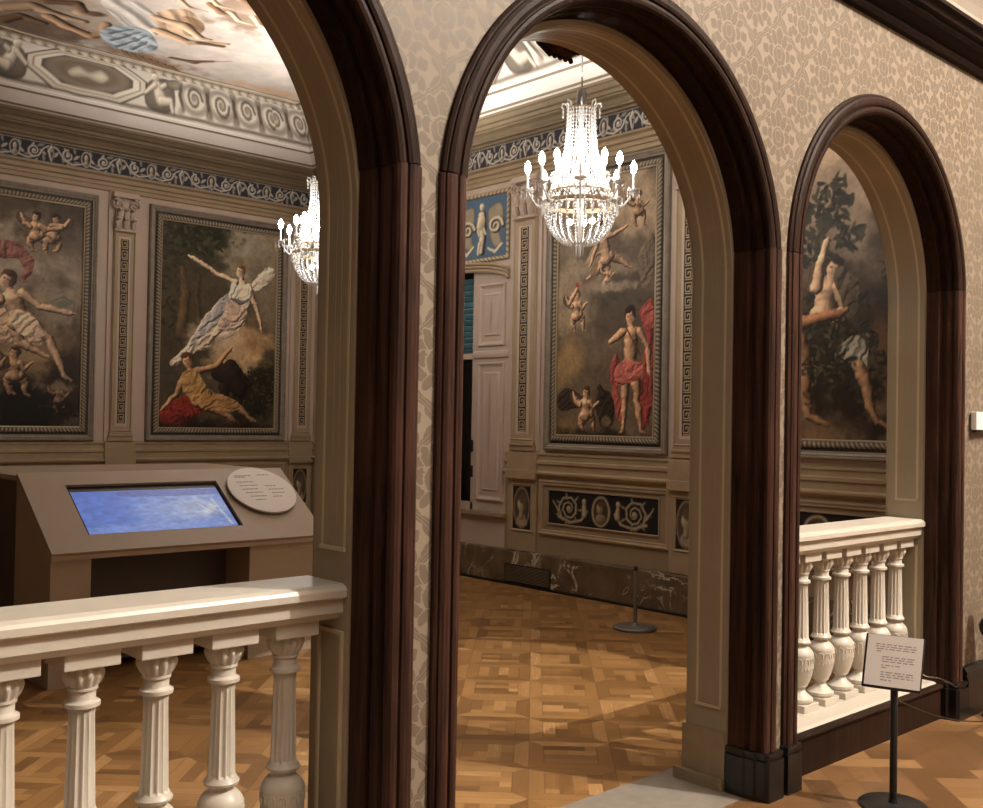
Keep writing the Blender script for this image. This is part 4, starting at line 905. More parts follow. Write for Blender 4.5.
    c.putto(.31, 1.78, .17, SK*.95, (92, 62, 40)); c.ell(.53, 1.90, .05, .05, (120, 104, 84), 0, 1, .015); c.cloud(.5, 2.03, .7, .09, (62, 50, 38), .9, .6, .1, 9); c.leaves(.06, 1.98, .08, .04, [(50, 46, 30), (78, 68, 44)], 40, .016, 3); c.cloud(.12, 1.92, .16, .06, (140, 112, 78), .8, .7, .1, 11)
    c.mottle(.03, .10, 2); c.mottle(.10, .12, 4); return old_master(c)
def paint_tree():                          # behind the right arch; its upper part shows a leafy branch on a pale sky
    h = 2.36/1.62; c = Cv(320, h, (120, 104, 88), .012, 11)
    c.cloud(.6, .2, .7, .4, (168, 148, 128), .95, .6, .14, 1); c.cloud(.55, .12, .2, .1, (196, 172, 146), .9, .6, .1, 2); c.cloud(.75, .5, .35, .12, (140, 122, 104), .9, .6, .1, 3)
    c.cloud(.7, 1.05, .6, .45, (52, 44, 34), .95, .5, .1, 4); c.cloud(.62, .78, .2, .16, (70, 60, 48), .95, .5, .1, 5); c.cloud(.8, 1.05, .16, .22, (120, 84, 54), .8, .7, .1, 6); c.cloud(.85, .55, .16, .25, (84, 74, 58), .9, .6, .07, 7)
    c.limb([(.45, .75, .022), (.5, .5, .016), (.56, .36, .01)], (96, 76, 52)); c.limb([(.5, .52, .01), (.62, .42, .007)], (96, 76, 52)); c.limb([(.5, .55, .01), (.38, .45, .007)], (96, 76, 52))
    LV = [(50, 50, 40), (64, 62, 46), (40, 40, 32), (78, 74, 54)]
    c.leaves(.56, .36, .10, .12, LV, 70, .022, 1); c.leaves(.46, .5, .1, .14, LV, 80, .022, 2); c.leaves(.64, .52, .07, .06, LV, 40, .02, 3); c.leaves(.5, .62, .12, .05, LV, 40, .02, 9)
    c.leaves(.5, 1.02, .16, .18, LV+[(110, 100, 78)], 170, .02, 4); c.leaves(.72, 1.12, .12, .16, LV, 130, .018, 5); c.leaves(.9, .72, .1, .12, LV, 80, .018, 6); c.leaves(.55, .82, .22, .05, LV, 70, .018, 8)
    c.fig(.045, (.57, .665), (.535, .75), (.53, .88), [(.50, .64), (.535, .545)], [(.62, .84), (.58, .90)], None, None, (206, 170, 138), (58, 44, 32), .35, .9, 1.3)
    c.drape([(.565, .70), (.62, .66), (.69, .74), (.70, .86), (.64, .90), (.60, .80)], (92, 80, 64), .7, 55, .6)
    c.body([[(.30, .95, .035), (.42, .91, .034), (.55, .885, .028), (.64, .86, .014)]], (186, 130, 92)); c.leaves(.6, .95, .16, .05, LV+[(120, 108, 84)], 70, .016, 12)
    c.body([[(.40, 1.0, .05), (.43, 1.16, .04), (.425, 1.22, .038), (.45, 1.34, .02)], [(.45, 1.34, .02), (.54, 1.385, .014)]], (184, 140, 104)); c.limb([(.425, 1.24, .008), (.45, 1.26, .008)], (110, 86, 60), 0); c.limb([(.435, 1.29, .008), (.46, 1.30, .008)], (110, 86, 60), 0)
    c.drape([(.58, 1.06), (.64, .99), (.70, .98), (.745, 1.06), (.72, 1.15), (.66, 1.12)], (134, 132, 124), .8, 60, .55); c.body([[(.70, 1.12, .032), (.745, 1.24, .027), (.755, 1.30, .02), (.79, 1.37, .014)], [(.79, 1.37, .014), (.83, 1.39, .009)]], (178, 138, 104))
    c.leaves(.55, 1.12, .14, .10, LV, 90, .016, 14)
    c.cloud(.42, 1.42, .2, .06, (128, 98, 70), .9, .6, .08, 12); c.mottle(.03, .10, 2); c.mottle(.10, .12, 4); return old_master(c)
picture('painting', 'A', 5.02, 6.49, 1.46, 3.79, paint_goddess(), 'tall framed painting of a seated woman in white above a reclining man')
picture('painting', 'A', 2.71, 4.16, 1.46, 3.79, paint_clouds(), 'framed painting of flying cherubs and figures in clouds at far left of photo')
picture('painting', 'B', 5.58, 6.75, 1.48, 3.84, paint_hero(), 'framed painting of a standing man in red cloak, seen through middle arch')
picture('painting', 'B', 3.22, 4.84, 1.50, 3.86, paint_tree(), 'framed painting of a leafy tree and figures, seen through right arch')

# dado relief panels
def relief(n=150):
    h = .32/1.29; c = Cv(n, h, (34, 32, 32), .006, 17); T = (176, 160, 130)
    for x, fl in ((.2, 1), (.8, -1)):
        spiral(c, x, h*.5, .105, 2.3, T, .0105, fl, PI/2); c.ell(x, h*.5, .02, .02, T, 0, 1, .008, .3)
        c.limb([(x-.1*fl, h*.75, .012), (x+.02*fl, h*.9, .012), (x+.12*fl, h*.8, .012), (x+.17*fl, h*.55, .014)], T)
        for k in range(7): a = k*.9; c.ell(x+.11*math.cos(a), h*.5+.095*math.sin(a), .028, .009, (150, 136, 110), a)
        c.limb([(x+.145*fl, h*.4, .02), (x+.15*fl, h*.62, .026)], T); c.ell(x+.145*fl, h*.26, .02, .022, T, 0, 1, .006, .3); c.limb([(x-.16*fl, h*.3, .006), (x-.1*fl, h*.6, .01)], T)
    c.ell(.5, h*.5, .085, h*.44, T); c.ell(.5, h*.5, .067, h*.37, (74, 62, 48)); c.ell(.49, h*.42, .03, h*.15, (160, 142, 112), 0, 1, .01, .4); c.ell(.5, h*.7, .045, h*.13, (140, 124, 98), 0, 1, .012, .3); c.ell(.505, h*.3, .03, h*.08, (96, 80, 60))
    return c.c
rl = relief()
def dado_panel(wall, a0, a1, label):
    f = WALLS[wall]; t = thing('relief_panel', f((a0+a1)/2, .012, .5), label, 'panel', 'dado relief panels')
    b = MB(); mframe(b, wall, a0-.13, a1+.13, .53, 1.05, [(0, .0125), (0, .03), (.015, .035), (.03, .028), (.045, .028), (.05, .014)]); b.build('outer_frame', M['ochre'], t)
    b = MB(); mframe(b, wall, a0-.02, a1+.02, .63, .97, [(0, .0125), (0, .024), (.012, .026), (.02, .0125)]); b.build('inner_frame', M['roomwall'], t)
    grid_mesh('painted_relief', rl, f(a0, .016, .645) if wall == 'A' else f(a1, .016, .645), (a1-a0, 0, 0) if wall == 'A' else (0, -(a1-a0), 0), (0, 0, .31), M['deco'], t)
dado_panel('B', 5.52, 6.82, 'dark painted relief panel of scrolls and oval portrait below the standing man painting')
dado_panel('B', 3.3, 4.75, 'dark painted relief panel of scrolls behind the right balustrade')
dado_panel('A', 4.98, 6.5, 'dark painted relief panel behind the display console with blue screen')

# ------------------------------------------------------------------ window bay in the right wall
t = srt('window_1', (XB, (WY0+WY1)/2, WZ0))
ym = (WY0+WY1)/2
b = MB()
pts = [(WY0, 3.16), (WY0, 3.02)]+[(ym+(WY0-ym)*math.cos(PI*i/16), 3.02+.14*math.sin(PI*i/16)) for i in range(17)]+[(WY1, 3.02), (WY1, 3.16)]
b.prism([(y, z) for y, z in pts][::-1], XB-.004, XB+.08, 'x'); b.build('arched_header', M['pinkwall'], t)
b = MB()
for o, hgt, w in ((0, .05, .03), (.04, .035, .025), (.075, .05, .03)):
    ps = [(ym+(WY0-.0-ym)*math.cos(PI*i/20), 3.03+o+.13*math.sin(PI*i/20)) for i in range(21)]
    b.tube([(XB-.02, y, z) for y, z in ps], w*.6, 8)
b.build('arched_moulding', M['ochre'], t)
for s0, s1 in ((WY0, WY0+.52), (WY1-.52, WY1)):
    MB().box((XB+.015, s0, WZ0), (XB+.06, s1, 3.15)).build('shutter_leaf', M['pinkwall'], t)
    b = MB()
    for z0, z1 in ((WZ0+.10, 2.20), (2.36, 3.0)):
        mframe(b, 'B', s0+.06, s1-.06, z0, z1, [(0, -.015), (.004, .004), (.02, .008), (.032, -.004), (.05, -.012)])
        mframe(b, 'B', s0+.14, s1-.14, z0+.10, z1-.10, [(0, -.015), (.016, -.002), (.03, -.006), (.16 if s1-s0 > .6 else .1, -.006)])
    run(b, 'B', s0, s1, [(-.015, 2.24), (.006, 2.245), (.01, 2.28), (.004, 2.31), (-.015, 2.315)])
    b.build('shutter_panels', M['pinkwall'], t, bevel=.003)
    b = MB(); yh = s1+.012 if s0 == WY0 else s0-.012
    for z in (1.02, 1.28): b.box((XB-.005, yh-.012, z), (XB+.03, yh+.012, z+.12))
    b.build('hinge', M['blackmetal'], t)
g0, g1 = WY0+.52, WY1-.52
b = MB(); b.box((XB+.03, g0, WZ0), (XB+.07, g0+.05, 3.15)); b.box((XB+.03, g1-.05, WZ0), (XB+.07, g1, 3.15)); b.box((XB+.03, ym-.03, WZ0), (XB+.07, ym+.03, 3.15)); b.box((XB+.03, g0, 2.24), (XB+.07, g1, 2.30)); b.box((XB+.03, g0, WZ0), (XB+.07, g1, WZ0+.07))
b.build('window_frame', M['pinkwall'], t)
MB().box((XB+.045, g0+.05, WZ0+.07), (XB+.053, g1-.05, 3.15)).build('pane', M['glass'], t)
b = MB()
for i in range(13): b.obox((XB+.15, ym, 2.33+.062*i), (.028, 0, -.02), (0, (g1-g0)/2, 0), (.002, 0, .003))
b.build('blind_slats', M['slat'], t)
MB().box((XB+.22, WY0-.1, WZ0-.1), (XB+.26, WY1+.1, 3.3)).build('dark_backing', M['black'], t)
MB().box((XB-.05, WY0-.02, WZ0-.05), (XB+.1, WY1+.02, WZ0)).build('window_sill', M['roomwall'], t, bevel=.008)

# blue painted relief above the window
def blue_relief():
    c = Cv(200, .36, (84, 106, 128), .006, 31); h = .36; T = (214, 200, 172); D = (70, 62, 54)
    for x, fl in ((.19, 1), (.81, -1), (.40, 1), (.60, -1)):
        c.limb([(x+.01, h*.9, .02), (x+.012, h*.5, .03), (x+.008, h*.3, .028)], D); c.limb([(x, h*.9, .014), (x+.004, h*.6, .022), (x, h*.3, .026)], T); c.ell(x, h*.16, .016, .022, T, 0, 1, .006, .35)
        c.limb([(x-.02, h*.35, .01), (x-.035*fl, h*.6, .008)], T); c.limb([(x-.012, h*.75, .012), (x-.02, h*.93, .008)], T)
        q = x-.105*fl; c.limb([(x-.01, h*.34, .012), (x+.03*fl, h*.5, .009), (x+.015*fl, h*.62, .008)], T); c.ell(x, h*.42, .03, h*.12, (196, 180, 150), .3, 1, .01, .4)
        c.poly([(q-.05, h*.2), (q+.04, h*.14), (q+.055, h*.4), (q+.03, h*.6), (q+.05, h*.85), (q-.02, h*.8), (q-.05, h*.5)], (150, 138, 118), 1, .008)
        spiral(c, q+.006, h*.5+.006, .052, 1.5, D, .014, fl); spiral(c, q, h*.5, .052, 1.5, T, .011, fl); c.limb([(q-.05, h*.85, .008), (q, h*.92, .012), (q+.05, h*.8, .008)], T)
    c.ell(.5, h*.5, .05, h*.4, T); c.ell(.5, h*.5, .04, h*.33, (120, 104, 84))
    return c.c
t = thing('relief_panel', WALLS['B'](8.49, 0, 3.2), 'blue painted relief panel with pale statues and scrolls above the window', 'panel')
grid_mesh('painted_relief', blue_relief(), WALLS['B'](9.50, .008, 3.27), (0, -2.02, 0), (0, 0, .62), M['deco'], t)
ring('bead_frame', [(7.43, 3.22), (9.55, 3.22), (9.55, 3.94), (7.43, 3.94)], [(7.48, 3.27), (9.50, 3.27), (9.50, 3.89), (7.48, 3.89)], .01,
     lambda P, h: np.stack([XB-.006-h, P[..., 0], P[..., 1]], -1), M['deco'], t, rope_h(.06, .022), rope_c(.06, (96, 82, 62), (206, 188, 156)), 6)

# ------------------------------------------------------------------ carved keystone on the room side of the middle arch
A = ARCH[1]; zt = A['s']+A['r']-.125
b = MB(); cxk = A['c']+.03
kp = [(-.07, -.02), (-.095, .02), (-.105, .12), (-.14, .36), (.14, .36), (.105, .12), (.095, .02), (.07, -.02), (.03, -.03), (-.03, -.03)]
b.prism([(cxk+x, zt+z) for x, z in kp], YB+.008, YB+.07, 'y')
for i in range(5): b.tube([(cxk-.09+.045*i, YB+.07, zt+.30), (cxk-.085+.0425*i, YB+.11, zt+.16), (cxk-.075+.0375*i, YB+.10, zt+.02), (cxk-.06+.03*i, YB+.06, zt-.04)], [.022, .026, .024, .012], 8)
b.build('trim_keystone', M['woodred'], None, 'structure', bevel=.006)

# ------------------------------------------------------------------ balustrades in the outer arches
def flute(n, depth): return lambda a, i: 1-depth*abs(math.sin(a*n/2))**.6
def baluster_parts(root, x, y, z):
    """turned baluster: vase below, fluted column above"""
    b = MB(); N = 64; c = (x, y, z)
    b.lathe([(.058, .035), (.066, .045), (.066, .058), (.052, .068), (.034, .085), (.026, .10), (.030, .112), (.040, .118), (.040, .124)], c, 32)
    b.lathe([(.040, .124), (.052, .15), (.062, .185), (.067, .22), (.066, .262), (.067, .268), (.067, .275), (.060, .29), (.048, .304), (.036, .312), (.036, .322), (.050, .328), (.052, .336), (.046, .344), (.043, .35)], c, 32)
    b.lathe([(.0425, .35), (.0425, .356), (.036, .60), (.0355, .618), (.035, .622)], c, N, lambda a, i: 1-(.16*min(1, 1.6*abs(math.sin(a*7))) if i in (1, 2) else 0))
    b.lathe([(.035, .620), (.037, .622), (.0465, .626), (.047, .632), (.0465, .637), (.038, .641), (.035, .646), (.035, .668), (.040, .670), (.040, .678)], c, 32)
    o = b.build('baluster', M['cream'], root)
    b = MB(); b.lathe([(.038, .678), (.047, .688), (.055, .704), (.058, .716), (.054, .726), (.050, .736)], c, 96, lambda a, i: 1-(.16*abs(math.sin(a*6))**2.5 if 0 < i < 5 else 0))
    k = b.build('leaf_capital', M['cream'], o)
    b = MB()
    for q in range(12):                      # raised tongues on the vase
        a = 2*PI*q/12
        for rr, zz, w, hh in ((.0665, .245, .011, .014), (.064, .212, .009, .014)):
            d = Vector((math.cos(a), math.sin(a), 0)); u = Vector((-d.y, d.x, 0))
            pts = [Vector(c)+d*rr+u*(w*math.cos(PI*i/6))+Vector((0, 0, zz+hh*math.sin(PI*i/6)-(.012 if i in (0, 6) else 0))) for i in range(7)]
            b.tube(pts, .0032, 5)
    b.build('vase_relief', M['cream'], o)
    b = MB(); b.box((x-.075, y-.07, z+.736), (x+.075, y+.07, z+.782)); k2 = b.build('abacus', M['cream'], o, bevel=.003)
    b = MB(); b.box((x-.068, y-.068, z), (x+.068, y+.068, z+.035)); b.build('foot_block', M['cream'], o, bevel=.003)
    return o
def balustrade(k, xs, label, dy=0.):
    A = ARCH[k]; x0, x1 = A['c']-A['r']+.116, A['c']+A['r']-.116
    t = thing('balustrade', ((x0+x1)/2, 2.76, 0), label, 'balustrade', 'balustrades in the arches')
    b = MB(); b.prism([(2.660, 1.090), (2.642, 1.082), (2.636, 1.072), (2.636, 1.052), (2.656, 1.042), (2.656, 1.002), (2.666, .996), (2.678, .980), (2.842, .980), (2.854, .996), (2.864, 1.002), (2.864, 1.042), (2.882, 1.052), (2.882, 1.072), (2.878, 1.082), (2.860, 1.090)], x0, x1, 'x')
    b.build('handrail', M['cream'], t)
    b = MB(); b.prism([(2.560, 0), (2.560, .185), (2.566, .194), (2.58, .198), (2.875, .198), (2.885, .18), (2.885, 0)], x0, x1, 'x'); b.build('stone_base', M['cream'], t)
    b = MB(); b.prism([(2.559, 0), (2.536, 0), (2.536, .158), (2.526, .166), (2.522, .178), (2.530, .188), (2.559, .190)], x0, x1, 'x'); b.build('wooden_skirting', M['wood'], t)
    first = None
    for x in xs:
        if first is None: first = baluster_parts(t, x, 2.76, .198); bx = x
        else: c = copy_tree(first, t); c.location = (x-bx, 0, 0)
    t.location.y += dy
    return t
balustrade(0, [1.695-.207*i for i in range(8)], 'cream balustrade in the left arch, in front of the display console')
balustrade(2, [5.625-.2*i for i in range(8)], 'cream balustrade in the right arch, behind the small sign stand', -.028)

# ------------------------------------------------------------------ display console
t = thing('display_console', (3.1, 6.4, 0), 'grey-brown display console with sloping top and blue screen, behind the left balustrade', 'console')
X0, X1 = 2.173, 4.042; yf, zf, yb, zb = 6.08, .788, 6.709, 1.226
sy, sz = yb-yf, zb-zf; sl_ = math.hypot(sy, sz); ny, nz = -sz/sl_, sy/sl_
b = MB(); th = .022
def pp(x, v, h=0): return (x, yf+sy*v+ny*h, zf+sz*v+nz*h)
# sloping panel as a frame round the screen opening
SX0, SX1, SV0, SV1 = 2.428, 3.466, .195, .828
for a, bb_, v0, v1 in ((X0, X1, 0, SV0), (X0, X1, SV1, 1), (X0, SX0, SV0, SV1), (SX1, X1, SV0, SV1)):
    vs = [pp(a, v0), pp(bb_, v0), pp(bb_, v1), pp(a, v1), pp(a, v0, -th), pp(bb_, v0, -th), pp(bb_, v1, -th), pp(a, v1, -th)]
    b.add(vs, [(0,1,2,3),(7,6,5,4),(0,4,5,1),(1,5,6,2),(2,6,7,3),(3,7,4,0)])
b.build('sloping_top', M['console'], t)
for xa, xb_ in ((X0, 2.41), (3.46, X1)):
    b = MB(); b.prism([(6.10, 0), (6.10, .765), (6.69, 1.185), (6.69, 0)], xa, xb_, 'x'); b.build('pedestal', M['console'], t, bevel=.003)
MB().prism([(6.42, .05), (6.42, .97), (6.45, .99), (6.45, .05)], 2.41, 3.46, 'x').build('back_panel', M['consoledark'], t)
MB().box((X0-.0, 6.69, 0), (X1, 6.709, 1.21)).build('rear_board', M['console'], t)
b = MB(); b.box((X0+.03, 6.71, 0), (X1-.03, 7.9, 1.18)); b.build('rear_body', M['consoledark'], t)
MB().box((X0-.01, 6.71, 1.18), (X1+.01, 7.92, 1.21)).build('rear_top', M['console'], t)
MB().box((X0, 6.085, .745), (X1, 6.105, .772)).build('front_lip', M['console'], t)
b = MB(); vs = [pp(SX0, SV0, -.021), pp(SX1, SV0, -.021), pp(SX1, SV1, -.021), pp(SX0, SV1, -.021), pp(SX0, SV0, -.035), pp(SX1, SV0, -.035), pp(SX1, SV1, -.035), pp(SX0, SV1, -.035)]
b.add(vs, [(0,1,2,3),(7,6,5,4),(0,4,5,1),(1,5,6,2),(2,6,7,3),(3,7,4,0)]); scr = b.build('screen', M['black'], t)
def screen_img():
    c = Cv(150, .75, (96, 134, 214), .01, 41)
    c.cloud(.15, .3, .35, .5, (74, 116, 206), .9, .6, .2, 1); c.cloud(.6, .4, .3, .35, (136, 162, 216), .8, .8, .1, 2); c.cloud(.8, .3, .25, .4, (164, 182, 220), .9, .8, .1, 3); c.cloud(.5, .7, .5, .15, (120, 152, 222), .8, .7, .1, 4)
    for i in range(8): c.limb([(.45+.05*i, .1, .004), (.6+.05*i, .6, .006)], (180, 194, 222), 0, .5, .02)
    c.poly([(.35, .02), (.99, .02), (.99, .12), (.38, .12)], (70, 92, 164), .8, .01); c.ell(.86, .42, .04, .1, (214, 218, 226), .5, .8, .04); c.limb([(.8, .3, .02), (.9, .5, .012)], (190, 202, 226), .1, .8, .03)
    c.limb([(.92, .2, .012), (.96, .7, .012)], (206, 214, 232), 0, .7, .02); c.mottle(.04, .16, 3); return c.c
g = NT('lit_screen'); a_ = g.n('ShaderNodeVertexColor', layer_name='Col'); g.put(g.b.inputs['Base Color'], (.02, .02, .02, 1)); g.put(g.b.inputs['Emission Color'], a_.outputs[0]); g.b.inputs['Emission Strength'].default_value = .66; g.b.inputs['Roughness'].default_value = .2
M['screen'] = g.mat
o_ = pp(SX0+.02, SV0+.03, -.019)
grid_mesh('lit_image', screen_img(), o_, (SX1-SX0-.04, 0, 0), (0, sy*(SV1-SV0-.10), sz*(SV1-SV0-.10)), M['screen'], scr)
b = MB(); ce = Vector(pp(3.752, .63, .03)); u = Vector((1, 0, 0)); v = Vector((0, sy/sl_, sz/sl_)); nn = Vector((0, ny, nz)); n_ = 40; R = .25
top = [ce+u*(R*math.cos(2*PI*i/n_))+v*(R*math.sin(2*PI*i/n_)) for i in range(n_)]; bot = [p-nn*.012 for p in top]
b.add(top+bot, [tuple(range(n_)), tuple(range(2*n_-1, n_-1, -1))]+[(i, (i+1) % n_, n_+(i+1) % n_, n_+i) for i in range(n_)])
dk = b.build('round_text_plate', M['paper'], t)
dk['label'] = 'round white text plate'
b = MB(); b.obox(ce-nn*.021, u*.1, v*.1, nn*.0085); b.build('plate_spacer', M['black'], dk)
def words(b, P, U, V, Nn, x0, y, x1, hgt, seed):       # a line of tiny print as separate word strokes
    r = random.Random(seed); x = x0
    while x < x1-.004:
        w = min(.008+.022*r.random(), x1-x); q = P+U*(x+w/2)+V*y+Nn*.0008
        b.obox(q, U*(w/2), V*(hgt/2), Nn*.0006); x += w+.006
b = MB()
for i, (x0, y, x1) in enumerate([(-.15, .16, -.02), (-.15, .145, -.07), (.03, .165, .13), (-.16, .09, -.03), (-.15, .05, -.02), (-.15, .01, -.03), (-.14, -.03, -.01), (-.12, -.07, .0), (-.10, -.11, -.02), (.04, .04, .12), (.05, 0, .17), (.06, -.04, .16), (.05, -.08, .12)]):
    words(b, ce, u, v, nn, x0, y, x1, .007, i)
b.build('printed_text', M['ink'], dk)

# ------------------------------------------------------------------ small sign stand in the hall
t = thing('sign_stand', (4.244, 2.06, 0), 'black sign stand with tilted white text sheet in front of the right balustrade', 'sign')
MB().lathe([(.14, 0), (.14, .008), (.135, .012), (.02, .016), (.016, .03)], (4.244, 2.06, 0), 40).build('round_base', M['blackmetal'], t)
MB().lathe([(.0155, .012), (.0155, .50), (.012, .505)], (4.244, 2.06, 0), 20).build('post', M['blackmetal'], t)
ti = math.radians(22); U = Vector((.06, -.24, .004)).normalized(); Nn0 = Vector((0, 0, 1)).cross(U).normalized()
V = Vector((0, 0, 1))*math.cos(ti)+Nn0*math.sin(ti); Nn = U.cross(V).normalized()
ce = Vector((4.232, 2.062, .607))
if Nn.x > 0: Nn = -Nn
b = MB(); b.obox(ce-Nn*.008, U*.119, V*.114, Nn*.007); brd = b.build('sign_board', M['blackmetal'], t, bevel=.002)
b = MB(); b.obox(ce+V*.004+U*.003, U*.112, V*.108, Nn*.0012); sh = b.build('text_sheet', M['paper'], t)
b = MB()
for i, (x0, y, x1) in enumerate([(-.075, .072, .09), (-.075, .062, .09), (-.07, .052, .085), (-.07, .042, -.05), (-.045, .02, .09), (-.045, .010, .08), (-.045, 0, .085), (-.045, -.016, .03), (-.045, -.026, -.02), (-.045, -.045, .09), (-.045, -.055, .085), (-.045, -.065, .085), (-.045, -.078, 0)]):
    words(b, ce, U, V, Nn, x0, y, x1, .0042, i+50)
b.build('printed_text', M['ink'], sh)
b = MB(); b.tube([Vector((4.244, 2.06, .49)), ce-Nn*.02-V*.05], .012, 10); b.build('bracket', M['blackmetal'], t)

# low stanchion in the painted room
t = thing('stanchion', (6.295, 5.15, 0), 'low grey stanchion with round base on the parquet by the marble skirting', 'stanchion')
MB().lathe([(.165, 0), (.17, .006), (.17, .018), (.16, .026), (.03, .032), (.018, .05)], (6.295, 5.15, 0), 48).build('round_base', M['metal'], t)
MB().lathe([(.0155, .03), (.0155, .46)], (6.295, 5.15, 0), 20).build('post', M['metal'], t)
MB().lathe([(.017, .455), (.017, .478), (.012, .486), (.004, .488)], (6.295, 5.15, 0), 20).build('post_cap', M['blackmetal'], t)

# barrier post at the right edge, cord from the sign stand to it
t = thing('barrier_post', (5.985, 2.335, 0), 'black barrier post with bulging head at the right edge of the photo', 'post')
MB().lathe([(.055, 0), (.055, .012), (.014, .02), (.012, .44)], (5.985, 2.335, 0), 28).build('post', M['blackmetal'], t)
MB().lathe([(.012, .435), (.06, .45), (.073, .48), (.074, .51), (.064, .535), (.052, .55), (.048, .60), (.050, .65), (.042, .665), (.01, .67)], (5.985, 2.335, 0), 28).build('post_head', M['black'], t)
b = MB(); p0, p1 = Vector((4.262, 2.062, .445)), Vector((5.80, 2.30, .016))
b.tube([p0.lerp(p1, q/20)-Vector((0, 0, .03*math.sin(PI*q/20)*(1 if q < 20 else 0))) for q in range(21)]+[Vector((5.86, 2.31, .008)), Vector((5.93, 2.28, .006)), Vector((6.02, 2.25, .006)), Vector((6.09, 2.21, .006))], .0035, 6)
tag(b.build('elastic_cord', M['blackmetal']), 'thin dark cord running from the sign stand down to the floor at right', 'cord')
b = MB(); b.tube([(5.275, 2.407, .33), (5.293, 2.395, .318), (5.423, 2.39, .292), (5.544, 2.388, .25), (5.644, 2.394, .208), (5.70, 2.405, .208)], .004, 6)
tag(b.build('wire', M['chrome']), 'thin pale wire lying over the plinth of the right arch', 'wire')

# switch box on the wallpaper
t = thing('sensor_box', (6.02, YW, 1.59), 'small white box on the wallpaper at the right edge', 'sensor')
MB().box((5.93, YW-.045, 1.598), (6.16, YW-.012, 1.70)).build('housing', M['plasticwhite'], t, bevel=.004)
MB().box((5.95, YW-.012, 1.61), (6.14, YW, 1.69)).build('back_plate', M['metal'], t)
MB().box((5.94, YW-.038, 1.583), (5.985, YW-.014, 1.598)).build('sensor_eye', M['blackmetal'], t)

# floor grille in the marble skirting
t = thing('floor_grille', (XB-.03, 7.08, .02), 'dark slatted vent grille set in the marble skirting of the painted room', 'vent')
b = MB(); mframe(b, 'B', 6.77, 7.40, .025, .205, [(0, .0302), (0, .036), (.010, .036), (.012, .032)]); b.build('grille_frame', M['blackmetal'], t)
MB().box((XB-.0335, 6.78, .03), (XB-.0305, 7.39, .20)).build('backing', M['black'], t)
b = MB()
for i in range(12): b.obox((XB-.037, 7.085, .042+.0133*i), (.004, 0, -.003), (0, .305, 0), (.0008, 0, .0012))
b.build('grille_slats', M['brownmould'], t)

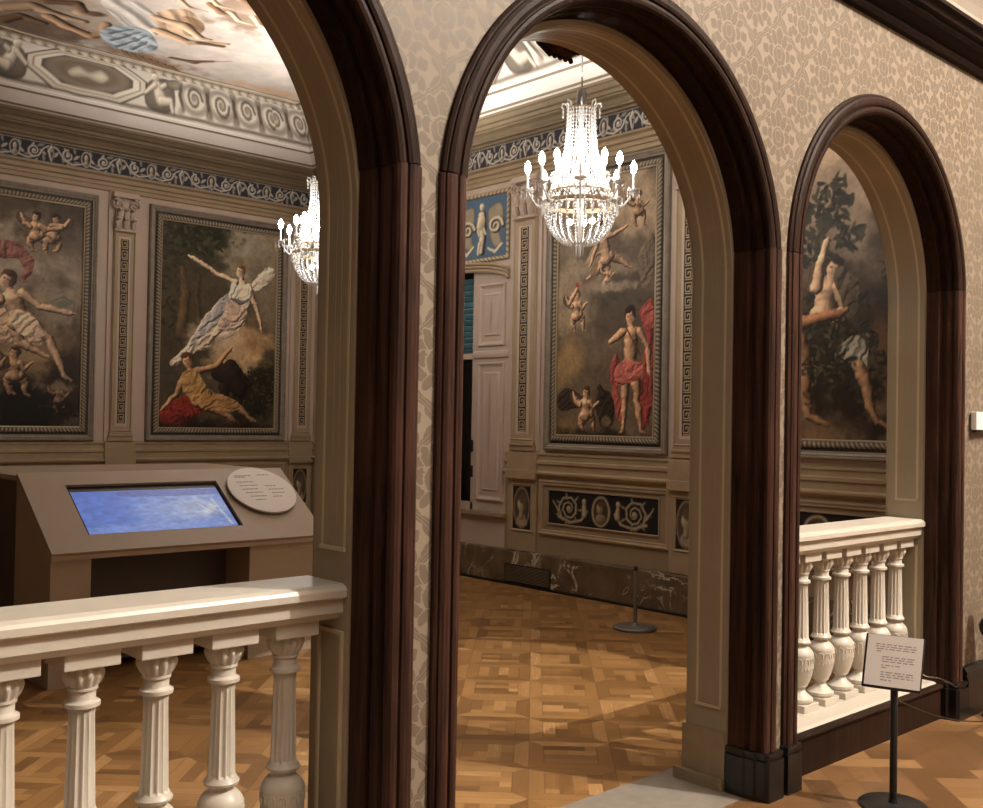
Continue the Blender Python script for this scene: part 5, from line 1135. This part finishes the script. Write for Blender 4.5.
# ------------------------------------------------------------------ chandeliers
def chandelier(loc, rot, label):
    t = thing('chandelier', loc, label, 'chandelier', 'crystal chandeliers'); t.rotation_euler = (0, 0, 0)
    X, Y, Z = loc                                   # Z = height of the outer candle flames
    P = lambda r, a, z: (X+r*math.cos(a+rot), Y+r*math.sin(a+rot), Z+z)
    top = ZC-Z
    b = MB(); b.tube([P(0, 0, .55), P(0, 0, top-.02)], .007, 8); b.build('hanging_rod', M['chrome'], t)
    MB().lathe([(.015, -.10), (.05, -.06), (.075, -.02), (.08, 0)], (X, Y, ZC), 24).build('ceiling_cup', M['gold'], t)
    MB().lathe([(.012, .53), (.03, .535), (.036, .50), (.036, .43), (.05, .425), (.05, .415), (.03, .41)], (X, Y, Z), 24).build('cap', M['metal'], t)
    MB().lathe([(.018, .42), (.03, .36), (.018, .30), (.035, .22), (.045, .16), (.02, .10), (.03, .02), (.06, -.06), (.075, -.12), (.04, -.2), (.025, -.3), (.03, -.42), (.012, -.5)], (X, Y, Z), 20).build('glass_stem', M['crystal'], t)
    ul = light('ceiling_fill_spot', 'SPOT', (X, Y, Z+.62), CEILING_FILL, (1, .95, .88), .06, (X, Y, Z+3)); ul.data.spot_size = math.radians(158); ul.data.spot_blend = .25  # added spot, no fitting of the chandelier, brightens the ceiling
    def ringb(b, r, z, h, n=40): return b.lathe([(r-.006, z-h/2), (r+.004, z-h/2), (r+.007, z), (r+.004, z+h/2), (r-.006, z+h/2), (r-.006, z-h/2)], (X, Y, Z), n, caps=False)
    for q in ((.095, .40, .02), (.25, -.245, .03), (.215, -.17, .016), (.045, -.515, .02), (.105, .12, .014)): ringb(MB(), *q).build('gilt_ring', M['gold'], t)
    # crown scrolls with drops
    for k in range(8):
        b = MB(); a = 2*PI*k/8; b.tube([P(.09, a, .40), P(.105, a, .44), P(.13, a, .445), P(.135, a, .42), P(.12, a, .405)], .006, 6); b.octa(P(.125, a, .385), .010, .022); b.octa(P(.125, a, .352), .008, .016); b.build('crown_scroll', M['crystal'], t)
    for k in range(26):                              # tent of bead strings
        b = MB(); a = 2*PI*k/26
        for i in range(26):
            q = i/25; r = .095+.155*q**2.6; z = .395-.63*q; b.octa(P(r, a, z), .0105, .0140)
        b.build('tent_bead_string', M['crystal'], t)
    for k in range(26):                              # basket below
        b = MB(); a = 2*PI*k/26
        for i in range(18):
            q = i/17; an = q*PI/2; r = .045+.205*math.cos(an)**.9; z = -.25-.27*math.sin(an)**1.15; b.octa(P(r, a, z), .0115, .0140)
        b.build('basket_bead_string', M['crystal'], t)
    for k in range(36):                              # fringe of drops on the basket ring
        b = MB(); a = 2*PI*k/36; b.octa(P(.258, a, -.272), .007, .018); b.octa(P(.258, a, -.305), .009, .022); b.build('fringe_drop', M['crystal'], t)
    for k in range(7):
        b = MB(); a = 2*PI*k/7; r = .03 if k else 0; b.tube([P(r, a, -.52), P(r, a, -.545), P(r*1.05, a, -.60), P(r*1.05, a, -.615)], [.004, .010, .009, .003], 6, False); b.build('tassel_drop', M['crystal'], t)
    for k in range(5):                               # glowing balls added inside basket and tent to whiten the crystals
        a = 2*PI*k/5; z = -.36 if k < 3 else .0
        MB().ball(P(.085 if k < 3 else .05, a, z), .022, 12).build('inner_glow_ball', M['bulb'], t)
    for tier, (n_, R_, zc, r0, z0, sc) in enumerate(((8, .36, -.155, .21, -.20, 1.), (6, .185, -.06, .09, -.06, .85))):
        for k in range(n_):
            a = 2*PI*k/n_+(PI/6 if tier else 0)
            b = MB(); pts = []
            for i in range(15):
                q = i/14; r = r0+(R_-r0)*q; z = z0-.07*sc*math.sin(PI*min(1, q*1.05))+(zc-z0)*q**2; pts.append(P(r, a, z))
            b.tube(pts, [.009-.003*i/14 for i in range(15)], 6); arm = b.build('arm', M['crystal'], t)
            c = P(R_, a, zc)
            MB().lathe([(.008, -.012), (.030*sc, -.004), (.042*sc, .006), (.044*sc, .010), (.010, .008)], c, 16).build('drip_pan', M['crystal'], arm)
            MB().lathe([(.009, .006), (.009, .115*sc), (.005, .118*sc)], c, 10).build('candle_tube', M['plasticwhite'], arm)
            MB().lathe([(.006, .116*sc), (.014, .126*sc), (.021, .146*sc), (.022, .162*sc), (.017, .182*sc), (.007, .2*sc), (.001, .208*sc)], c, 12).build('bulb', M['bulb'], arm)
            for j in range(5):
                b = MB(); aj = 2*PI*j/5; x, y, z = c; b.octa((x+.042*sc*math.cos(aj), y+.042*sc*math.sin(aj), z-.010), .006, .016); b.octa((x+.042*sc*math.cos(aj), y+.042*sc*math.sin(aj), z-.040), .008, .020); b.build('pan_drop', M['crystal'], arm)
            if tier == 0:
                b = MB()
                for i in range(10):                  # swag from the arm tip to the tent
                    q = i/9; r = R_-.03+(.12-R_+.03)*q; z = zc+.02+(.06-zc)*q-.05*math.sin(PI*q); b.octa(P(r, a+.0, z), .007, .011)
                b.build('bead_swag', M['crystal'], arm)
    return t
chandelier((5.17, 4.765, 3.336), math.radians(-47.3), 'lit crystal chandelier hanging in full view in the middle arch')
chandelier((5.17, 7.96, 3.336), math.radians(-47.3+22.5), 'lit crystal chandelier half hidden by the edge of the left arch')
